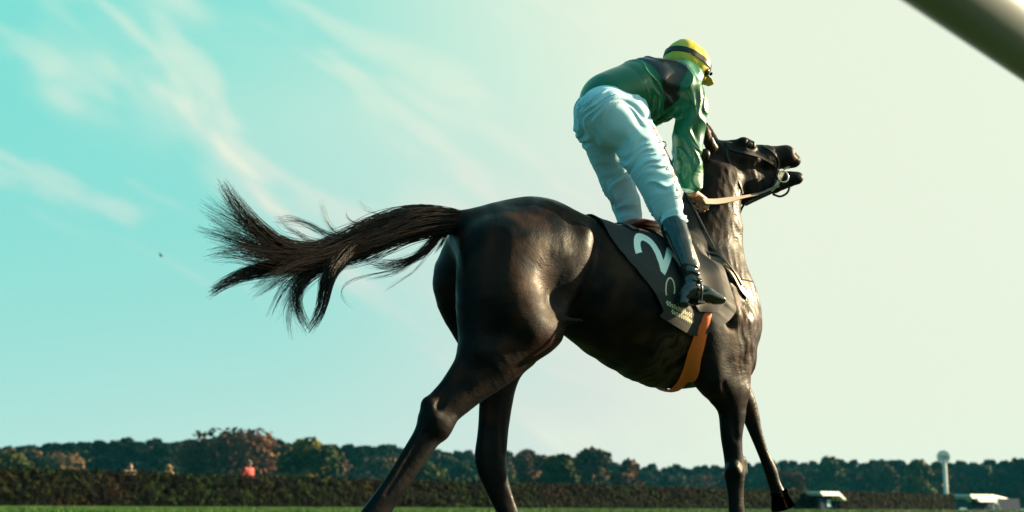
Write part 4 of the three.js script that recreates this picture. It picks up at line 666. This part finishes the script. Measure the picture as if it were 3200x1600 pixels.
  bd.chain([[[0.472, 2.133, -6.251], [0.11, 0.135]], [[0.616, 2.234, -6.334], [0.10, 0.13]], [[0.781, 2.308, -6.429], [0.105, 0.15]], [[0.867, 2.372, -6.479], [0.07, 0.10]], [[0.899, 2.423, -6.497], [0.052, 0.055]], [[0.909, 2.463, -6.503], [0.05, 0.055]]], 0.04);
  bd.bone(H(-0.02, 0.02, 0), H(0.02, 0.02, 0), [0.10, 0.078], [0.10, 0.075], 0.03);                                   // skull
  bd.bone(H(0.02, -0.03, 0), H(0.075, -0.085, 0), [0.06, 0.058], [0.032, 0.036], 0.03);                              // jaw and chin
  bd.bone(H(0.09, 0.0, 0), H(0.112, -0.03, 0), 0.011, 0.015, 0.012);                                                    // nose
  bd.bone(H(0.088, -0.062, 0.012), H(0.088, -0.062, -0.012), 0.011, 0.011, 0.008);                                    // lips
  for (const sd of [1, -1]) { bd.bone(H(0.086, 0.016, 0.03 * sd), H(0.092, 0.016, 0.031 * sd), 0.013, 0.012, 0.008, { cut: true }); bd.bone(H(-0.005, -0.02, 0.076 * sd), H(-0.014, 0.015, 0.082 * sd), [0.016, 0.008], [0.018, 0.008], 0.008); }
  bd.chain([[[0.849, 2.315, -6.318], 0.06], [[0.898, 2.246, -6.312], 0.052], [[0.877, 1.956, -6.317], 0.044], [[0.882, 1.753, -6.291], 0.028], [[0.89, 1.733, -6.308], [0.030, 0.022]]], 0.02);
  bd.chain([[[0.856, 2.416, -6.623], 0.06], [[0.931, 2.386, -6.747], 0.05], [[0.946, 2.164, -6.779], 0.042], [[0.875, 1.971, -6.599], 0.027], [[0.861, 1.95, -6.574], [0.030, 0.022]]], 0.02);
  bd.chain([[[0.545, 2.073, -6.189], 0.095], [[0.673, 1.794, -6.17], 0.075], [[0.757, 1.603, -6.167], 0.05], [[0.847, 1.324, -6.098], 0.04]], 0.03);
  bd.chain([[[0.446, 2.068, -6.34], 0.08], [[0.533, 1.818, -6.459], 0.055], [[0.597, 1.637, -6.542], 0.035], [[0.702, 1.491, -6.73], 0.04]], 0.03);
  // right hand, closed round the rein; left hand round rein and whip
  const hand = (w, k, f, sd, grip) => {       // wrist, knuckle centre, finger direction
    const d = norm(sub(k, w)), s = norm(cross(d, f)), up = norm(cross(s, d));
    bd.bone(w, k, [0.020, 0.030], [0.018, 0.040], 0.012, { side: s });
    const L = [0.034, 0.040, 0.038, 0.030];
    for (let i = 0; i < 4; i++) {
      const o = (1.5 - i) * 0.0195, b = add(k, mul(s, o)), p1 = add(b, add(mul(d, L[i] * 0.75), mul(f, L[i] * 0.55))), p2 = add(p1, add(mul(d, -0.006), mul(f, L[i] * 0.75))), p3 = add(p2, add(mul(d, -0.024), mul(f, -0.002)));
      bd.bone(b, p1, 0.0095, 0.009, 0.006); bd.bone(p1, p2, 0.009, 0.0085, 0.004); bd.bone(p2, p3, 0.0085, 0.0075, 0.004);
    }
    const t0 = add(add(w, mul(d, 0.022)), mul(s, 0.026)), t1 = add(t0, add(mul(d, 0.034), add(mul(s, 0.014), mul(f, 0.014)))), t2 = add(t1, add(mul(d, 0.034), add(mul(s, -0.006), mul(f, 0.008))));
    bd.bone(t0, t1, 0.0125, 0.011, 0.01); bd.bone(t1, t2, 0.0105, 0.009, 0.004);
  };
  hand([0.89, 1.733, -6.308], [0.946, 1.717, -6.392], norm([-0.1, -0.8, -0.3]), 1); hand([0.861, 1.95, -6.574], [0.83, 1.897, -6.515], norm([-0.5, -0.5, 0.5]), -1);
  const body = part(jockey, 'body', bd.mesh(0.0045), skin);
  part(body, 'hair', new THREE.SphereGeometry(0.083, 24, 16, 0, 6.283, 0, 1.9).scale(1, 1, 1.05).applyMatrix4(new THREE.Matrix4().makeBasis(V(HR), V(HUp), V(HFd)).setPosition(V(H(-0.022, -0.01, 0)))), std([0.02, 0.014, 0.01], 0.6));
  // boots
  const gloss = std([0.008, 0.008, 0.010], 0.16, { clearcoat: 0.8, clearcoatRoughness: 0.12 });
  const creases = (c) => (x, y, z) => { const d = Math.hypot(x - c[0], y - c[1], z - c[2]); return 0.006 * Math.sin(y * 150 + noise(x * 20, y * 20, z * 20) * 3) * smooth(0.11, 0.03, d) + 0.003 * noise(x * 18, y * 18, z * 18); };
  const boot = (pts, foot, heel, ank) => {
    const b = new Body(); b.chain(pts, 0.03); b.chain(foot, 0.03); b.bone(heel[0], heel[1], [0.030, 0.030], [0.030, 0.028], 0.015);
    part(jockey, 'boot', b.mesh(0.0055, { relief: creases(ank) }), gloss);
  };
  boot([[[0.766, 1.556, -6.166], [0.064, 0.062]], [[0.788, 1.47, -6.133], [0.064, 0.060]], [[0.817, 1.354, -6.092], [0.052, 0.05]], [[0.843, 1.267, -6.078], [0.042, 0.042]], [[0.84, 1.204, -6.065], [0.044, 0.04]]], [[[0.824, 1.183, -6.055], [0.040, 0.036]], [[0.888, 1.193, -6.087], [0.042, 0.04]], [[0.943, 1.173, -6.107], [0.032, 0.042]], [[0.987, 1.164, -6.127], [0.022, 0.034]]], [[0.804, 1.17, -6.044], [0.8, 1.14, -6.042]], [0.881, 1.261, -6.083]);
  boot([[[0.604, 1.61, -6.558], [0.058, 0.058]], [[0.645, 1.56, -6.651], [0.058, 0.055]], [[0.703, 1.459, -6.742], [0.045, 0.045]], [[0.731, 1.365, -6.787], [0.042, 0.04]]], [[[0.723, 1.332, -6.794], [0.040, 0.036]], [[0.796, 1.332, -6.842], [0.042, 0.04]], [[0.869, 1.307, -6.896], [0.024, 0.036]]], [[0.708, 1.314, -6.786], [0.704, 1.279, -6.783]], [0.751, 1.387, -6.816]);
  // helmet in its yellow cover, cap peak, strap and goggles
  const yellow = std([0.62, 0.47, 0.035], 0.36, { sheen: 0.25 }), black = std([0.008, 0.009, 0.012], 0.35);
  const he = new Body(); he.bone(H(-0.03, 0.035, 0), H(0.02, 0.035, 0), [0.108, 0.098], [0.104, 0.094], 0.02); he.bone(H(0.036, 0.01, 0), H(-0.036, 0.005, 0), [0.085, 0.096], [0.085, 0.096], 0.03);
  const hl = (x, y, z) => { const q = sub([x, y, z], hc); return [dot(q, HFd), dot(q, HUp), dot(q, HR)]; };
  const helm = part(jockey, 'helmet', he.mesh(0.005, { relief: (x, y, z) => { const [f, u, s] = hl(x, y, z), an = Math.atan2(s, f); return 0.0018 * Math.pow(Math.abs(Math.cos(an * 3)), 14) - 0.0015 * noise(f * 30, u * 14, s * 30) + 0.004 * Math.exp(-(((u - 0.028) / 0.008) ** 2)); }, carve: (x, y, z) => { const [f, u] = hl(x, y, z); return -(u + 0.035 + 0.1 * Math.max(0, f) * 0.2); } }), yellow, 'yellow silk helmet cover');
  const peak = new Body(); peak.chain([[H(0.095, -0.008, 0), [0.006, 0.062]], [H(0.135, -0.010, 0), [0.0055, 0.050]], [H(0.172, -0.014, 0), [0.004, 0.026]]], 0.01); part(helm, 'peak', peak.mesh(0.004), yellow);
  const ring = (u, h, th, lift, mat, name, tilt = 0) => { const P = [], N = []; for (let i = 0; i < 40; i++) { const an = i / 40 * 6.2832, d = norm(add(mul(HFd, Math.cos(an)), mul(HR, Math.sin(an)))), o = H(0, u + tilt * Math.cos(an), 0); let r = 0.2; for (let k = 0; k < 60; k++) { const e = he.at(add(o, mul(d, r))); if (e < lift) break; r -= Math.max((e - lift) * 0.7, 0.0004); } P.push(add(o, mul(d, r))); N.push(d); } return part(helm, name, strap(P, N, h, th, { closed: true, seg: 90 }), mat); };
  ring(0.032, 0.027, 0.004, 0.001, black, 'goggle_strap', -0.006); 
  part(helm, 'buckle', new THREE.BoxGeometry(0.014, 0.014, 0.008).applyMatrix4(new THREE.Matrix4().makeBasis(V(HR), V(HUp), V(HFd)).setPosition(V(H(0.136, 0.024, 0.03)))), std([0.25, 0.24, 0.22], 0.4, { metalness: 0.6 }));
  part(helm, 'button', new THREE.SphereGeometry(0.008, 12, 8).translate(...H(-0.01, 0.148, 0)), yellow);
  const gg = new Body(); gg.bone(H(0.07, -0.005, 0.062), H(0.07, -0.005, -0.062), [0.034, 0.030], [0.034, 0.030], 0.02); gg.bone(H(0.088, -0.005, 0.03), H(0.088, -0.005, -0.03), [0.033, 0.028], [0.033, 0.028], 0.02); part(jockey, 'goggles', gg.mesh(0.004), std([0.01, 0.01, 0.012], 0.08, { clearcoat: 1 }));
  part(helm, 'chin_strap', tube([H(0.0, -0.02, 0.083), H(0.03, -0.07, 0.07), H(0.06, -0.118, 0.02), H(0.06, -0.118, -0.02), H(0.03, -0.07, -0.07), H(0, -0.02, -0.083)], 0.006), black);
  // stirrups hang from the saddle
  const sad = scene.getObjectByName('racing_saddle'), steel = std([0.05, 0.05, 0.055], 0.3, { metalness: 0.8 });
  for (const [c, up, sd] of [[[0.857, 1.143, -6.063], [0.831, 1.368, -6.083], 1], [[0.759, 1.294, -6.821], [0.722, 1.497, -6.765], -1]]) {
    const irons = [add(c, mul(HR, -0.045)), add(add(c, mul(HR, -0.052)), [0, 0.07, 0]), add(c, [0, 0.125, 0]), add(add(c, mul(HR, 0.05)), [0, 0.07, 0]), add(c, mul(HR, 0.045))];
    const st = part(sad, 'stirrup', tube(irons, 0.006, { seg: 40 }), steel); part(st, 'tread', new THREE.BoxGeometry(0.04, 0.012, 0.1).applyMatrix4(new THREE.Matrix4().makeBasis(V(HF), V([0, 1, 0]), V(HR)).setPosition(V(add(c, [0, -0.004, 0])))), steel);
    const lp = [onTrunk(0.36, 38 * sd, 0.034), onTrunk(0.38, 62 * sd, 0.034), add(c, [0, 0.125, 0])]; part(sad, 'stirrup_leather', strap(lp, [mul(HR, sd), mul(HR, sd), mul(HR, sd)], 0.02, 0.004), black);
  }
}
// the whip, held in the left hand
{
  const whip = thing('whip', [0.818, 1.876, -6.42], 'thin black whip with a wrist loop, slanting from the jockey\'s hands down the horse\'s neck', 'whip');
  const m = std([0.03, 0.03, 0.035], 0.4), A = [0.775, 2.011, -6.5], B = [0.983, 1.423, -6.22];
  part(whip, 'shaft', tube([A, mix3(A, B, 0.3), B], (t) => lerp(0.0065, 0.004, t), { seg: 20 }), m);
  part(whip, 'wrist_loop', tube([A, [0.758, 2.028, -6.5], [0.769, 2.045, -6.5], [0.785, 2.039, -6.5], [0.786, 2.022, -6.5], [0.771, 2.011, -6.5]], 0.0028, { seg: 30 }), m);
}

// ---------------------------------------------------------------- running rail close to the camera
{
  const p0 = [1.062, 1.104, -2.5], d = [0.656, 0, -0.755], at = (t) => add(p0, mul(d, t));
  const rail = thing('running_rail', [at(1.2)[0], 0, at(1.2)[2]], 'smooth metal running rail crossing the top right corner close to the camera', 'rail');
  const metal = std([0.17, 0.19, 0.20], 0.38);
  part(rail, 'tube', tube([at(-4.2), at(1.2)], 0.072, { seg: 60, rad: 48 }), metal); part(rail, 'tube', tube([at(1.206), at(26)], 0.072, { seg: 60, rad: 32 }), metal);
  part(rail, 'sleeve', tube([at(0.42), at(3.0)], 0.0755, { seg: 8, rad: 48 }), metal);
  for (const t of [-4, 1.2, 6.2, 11.2, 16.2, 21.2]) { const q = at(t); part(rail, 'post', tube([[q[0], -0.05, q[2]], [q[0], q[1] - 0.06, q[2]]], 0.035, { seg: 4, rad: 16 }), metal); }
}
// ---------------------------------------------------------------- distance marker
{
  const c = [28.045, 3.524, -86], post = thing('distance_marker', [c[0] + 0.06, 0.1, c[2]], 'white post with a round distance plate reading 200, behind the end of the hedge', 'sign');
  const white = std([0.55, 0.58, 0.55], 0.6);
  part(post, 'post', tube([[c[0] + 0.06, 0.05, c[2] - 0.03], [c[0] + 0.06, c[1] - 0.2, c[2] - 0.03]], 0.13, { seg: 4, rad: 16 }), white);
  const cv = document.createElement('canvas'); cv.width = cv.height = 256; const x = cv.getContext('2d'); x.fillStyle = '#b9c4c0'; x.fillRect(0, 0, 256, 256); x.fillStyle = '#1d4450'; x.font = 'bold 118px sans-serif'; x.textAlign = 'center'; x.textBaseline = 'middle'; x.fillText('200', 128, 136);
  const tex = new THREE.CanvasTexture(cv); tex.colorSpace = THREE.SRGBColorSpace; tex.magFilter = THREE.LinearFilter;
  const plate = new THREE.CylinderGeometry(0.43, 0.43, 0.05, 40).rotateX(Math.PI / 2).translate(...c); part(post, 'plate', plate, white);
  const face = new THREE.CircleGeometry(0.42, 40).translate(c[0], c[1], c[2] + 0.029); part(post, 'number_face', face, Object.assign(std([1, 1, 1], 0.6), { map: tex }));
}
// ---------------------------------------------------------------- low white-topped stands by the hedge
{
  const white = std([0.80, 0.79, 0.74], 0.5), blue = std([0.004, 0.018, 0.045], 0.8, { specularIntensity: 0.15 }), pale = std([0.22, 0.42, 0.42], 0.5);
  const bx = (w, h, d, x, y, z) => { const g = new THREE.BoxGeometry(w, h, d); g.translate(x, y, z); return g; };
  const roof = (x0, x1, drop, y, z, t, dep) => { const s = new THREE.Shape(); s.moveTo(x0, y - t * 0.2); s.lineTo(x0 + t, y - t); s.lineTo(x1 - drop * 2.2, y - t); s.lineTo(x1, y - t - drop); s.lineTo(x1 + 0.03, y - t * 0.7 - drop); s.lineTo(x1 - drop * 2.2, y + 0.01); s.lineTo(x0, y + 0.01); return new THREE.ExtrudeGeometry(s, { depth: dep, bevelEnabled: true, bevelSize: 0.015, bevelThickness: 0.015, bevelSegments: 2 }).translate(0, 0, z - dep); };
  const a = [15.555, 0.871, -66], st = thing('white_topped_stand', [a[0], 0.1, a[2]], 'small low stand with white top and dark blue panel in the hedge gap', 'stand', 'white-topped stands beside the hedge');
  part(st, 'top', roof(a[0] - 0.82, a[0] + 1.15, 0.22, a[1] + 0.12, a[2] + 0.35, 0.16, 1.6), white);
  part(st, 'panel', bx(1.05, a[1] - 0.12, 0.08, a[0] - 0.02, (a[1] - 0.12) / 2 + 0.08, a[2]), blue);
  for (const x of [-0.6, 0.62]) part(st, 'leg', tube([[a[0] + x, 0.05, a[2] + 0.15], [a[0] + x, a[1] - 0.02, a[2] + 0.15]], 0.035, { seg: 3, rad: 10 }), blue);
  part(st, 'hanging_cloth', bx(0.26, 0.34, 0.03, a[0] + 0.18, a[1] - 0.40, a[2] + 0.07), pale);
  st.rotation.y = 0.70;
  const b = [29.708, 0.907, -84], s2 = thing('white_topped_stand', [b[0], 0.1, b[2]], 'long low stand with thick white top, right of the distance marker', 'stand', 'white-topped stands beside the hedge');
  part(s2, 'top', roof(b[0] - 2.05, b[0] + 1.05, 0.14, b[1] + 0.17, b[2] + 0.4, 0.22, 2), white);
  part(s2, 'fascia', roof(b[0] - 1.35, b[0] + 0.85, 0.1, b[1] + 0.0, b[2] + 0.44, 0.24, 0.2), white);
  part(s2, 'extension_top', tube([[b[0] + 0.9, b[1] + 0.10, b[2] + 0.3], [b[0] + 4.6, b[1] - 0.15, b[2] - 0.6]], 0.09, { seg: 10, rad: 12 }), white);
  part(s2, 'panel', bx(5.6, b[1] - 0.1, 0.08, b[0] + 1.6, (b[1] - 0.1) / 2 + 0.08, b[2]), blue);
  part(s2, 'curved_leg', tube([[b[0] + 0.85, b[1] - 0.28, b[2] + 0.3], [b[0] + 1.25, b[1] - 0.36, b[2] + 0.3], [b[0] + 1.55, 0.08, b[2] + 0.3]], 0.028, { seg: 20, rad: 8 }), pale);
  part(s2, 'leg', tube([[b[0] + 0.6, 0.08, b[2] + 0.3], [b[0] + 0.6, b[1] - 0.2, b[2] + 0.3]], 0.06, { seg: 3, rad: 10 }), pale);
  s2.rotation.y = 0.70;
}
// ---------------------------------------------------------------- onlookers behind the hedge
function onlooker(head, turn, cloth, hairCol, cap, label) {
  const h = head[1] + 0.11 - 0.1, k = h / 1.72, base = [head[0], 0.1, head[2]], F = [Math.sin(turn), 0, Math.cos(turn)], R = [Math.cos(turn), 0, -Math.sin(turn)], at = (f, y, s) => [base[0] + F[0] * f + R[0] * s, 0.1 + y, base[2] + F[2] * f + R[2] * s];
  const t = thing('person', base, label, 'person', 'onlookers behind the hedge'), o = { side: R }, K = (x) => x * k;
  const b = new Body(); b.bone(at(0, h - 0.12, 0), at(0.01, h - 0.10, 0), [0.105, 0.08], [0.105, 0.08], 0.02, o); b.bone(at(0.03, h - 0.16, 0), at(0.06, h - 0.20, 0), 0.06, 0.035, 0.03, o); b.bone(at(0.1, h - 0.12, 0), at(0.115, h - 0.145, 0), 0.012, 0.015, 0.012); b.chain([[at(0, h - 0.2, 0), 0.055], [at(0, h - 0.32, 0), 0.07], [at(0, K(1.1), 0), [0.10, 0.14]], [at(0, K(0.9), 0), [0.10, 0.15]]], 0.04, o);
  for (const s of [1, -1]) { b.chain([[at(0, K(0.92), 0.09 * s), 0.085], [at(0.02, K(0.5), 0.1 * s), 0.06], [at(0, 0.08, 0.1 * s), 0.042], [at(0.12, 0.035, 0.11 * s), 0.035]], 0.03, o); b.chain([[at(0, K(1.38), 0.17 * s), 0.05], [at(-0.02, K(1.1), 0.23 * s), 0.042], [at(0.12, K(0.95), 0.2 * s), 0.03], [at(0.18, K(0.94), 0.19 * s), 0.028]], 0.02, o);
    for (let i = 0; i < 4; i++) b.bone(at(0.19, K(0.94) + (1.5 - i) * 0.017, 0.19 * s), at(0.245, K(0.93) + (1.5 - i) * 0.017, 0.175 * s), 0.009, 0.008, 0.004); b.bone(at(0.18, K(0.96), 0.18 * s), at(0.22, K(0.975), 0.16 * s), 0.011, 0.009, 0.006);
    b.bone(at(0, h - 0.13, 0.08 * s), at(0, h - 0.11, 0.085 * s), 0.014, 0.016, 0.006); }
  part(t, 'body', b.mesh(0.014), std([0.24, 0.13, 0.085], 0.6));
  const j = new Body(); j.chain([[at(0, h - 0.29, 0), [0.075, 0.10]], [at(0, K(1.32), 0), [0.125, 0.20]], [at(0, K(1.1), 0), [0.13, 0.18]], [at(0, K(0.82), 0), [0.14, 0.19]]], 0.04, o); for (const s of [1, -1]) j.chain([[at(0, K(1.38), 0.16 * s), 0.08], [at(-0.02, K(1.1), 0.24 * s), 0.062], [at(0.12, K(0.96), 0.2 * s), 0.046]], 0.04, o); part(t, 'jacket', j.mesh(0.016), std(cloth, 0.7));
  const tr = new Body(); for (const s of [1, -1]) tr.chain([[at(0, K(0.92), 0.08 * s), 0.11], [at(0.02, K(0.5), 0.1 * s), 0.075], [at(0, 0.1, 0.1 * s), 0.06]], 0.04, o); part(t, 'trousers', tr.mesh(0.016), std([0.03, 0.035, 0.05], 0.8));
  const hb = new Body(); hb.bone(at(-0.025, h - 0.10, 0), at(-0.01, h - 0.07, 0), [0.105, 0.092], [0.098, 0.088], 0.02, o); if (cap) { hb.bone(at(0.06, h - 0.06, 0), at(0.15, h - 0.075, 0), [0.012, 0.07], [0.008, 0.05], 0.01, o); } part(t, cap ? 'cap' : 'hair', hb.mesh(0.01), std(hairCol, 0.7));
}
onlooker([-11.336, 1.31, -39.5], 0.9, [0.07, 0.05, 0.025], [0.012, 0.008, 0.010], false, 'dark-haired onlooker whose head shows above the hedge at far left');
onlooker([-10.43, 1.296, -40.5], 1.2, [0.12, 0.07, 0.02], [0.22, 0.11, 0.025], true, 'onlooker in a dull yellow cap behind the hedge, left of the red jacket');
onlooker([-8.394, 1.525, -42.5], 1.0, [0.26, 0.014, 0.012], [0.06, 0.05, 0.04], true, 'onlooker in a red jacket and dull cap behind the hedge');
// ---------------------------------------------------------------- a bird far off in the sky
{
  const c = [-16.34, 11.586, -60], bird = thing('bird', c, 'tiny dark bird flying left of the horse\'s tail', 'bird'), m = std([0.02, 0.03, 0.03], 0.7);
  const b = new Body(); b.chain([[add(c, [-0.075, 0.01, 0]), 0.008], [add(c, [-0.04, 0.0, 0]), 0.026], [add(c, [0.02, 0, 0]), 0.036], [add(c, [0.06, 0.01, 0]), 0.022], [add(c, [0.085, 0.008, 0]), 0.005]], 0.02); part(bird, 'body', b.mesh(0.006), m);
  for (const s of [1, -1]) { const w = new Body(); w.chain([[add(c, [0.02, 0.02, 0.02 * s]), [0.008, 0.035]], [add(c, [-0.03, 0.08, 0.09 * s]), [0.006, 0.03]], [add(c, [-0.065, 0.14, 0.16 * s]), [0.003, 0.008]]], 0.01, { side: HF }); part(bird, 'wing', w.mesh(0.005), m); }
}

renderer.render(scene, camera);
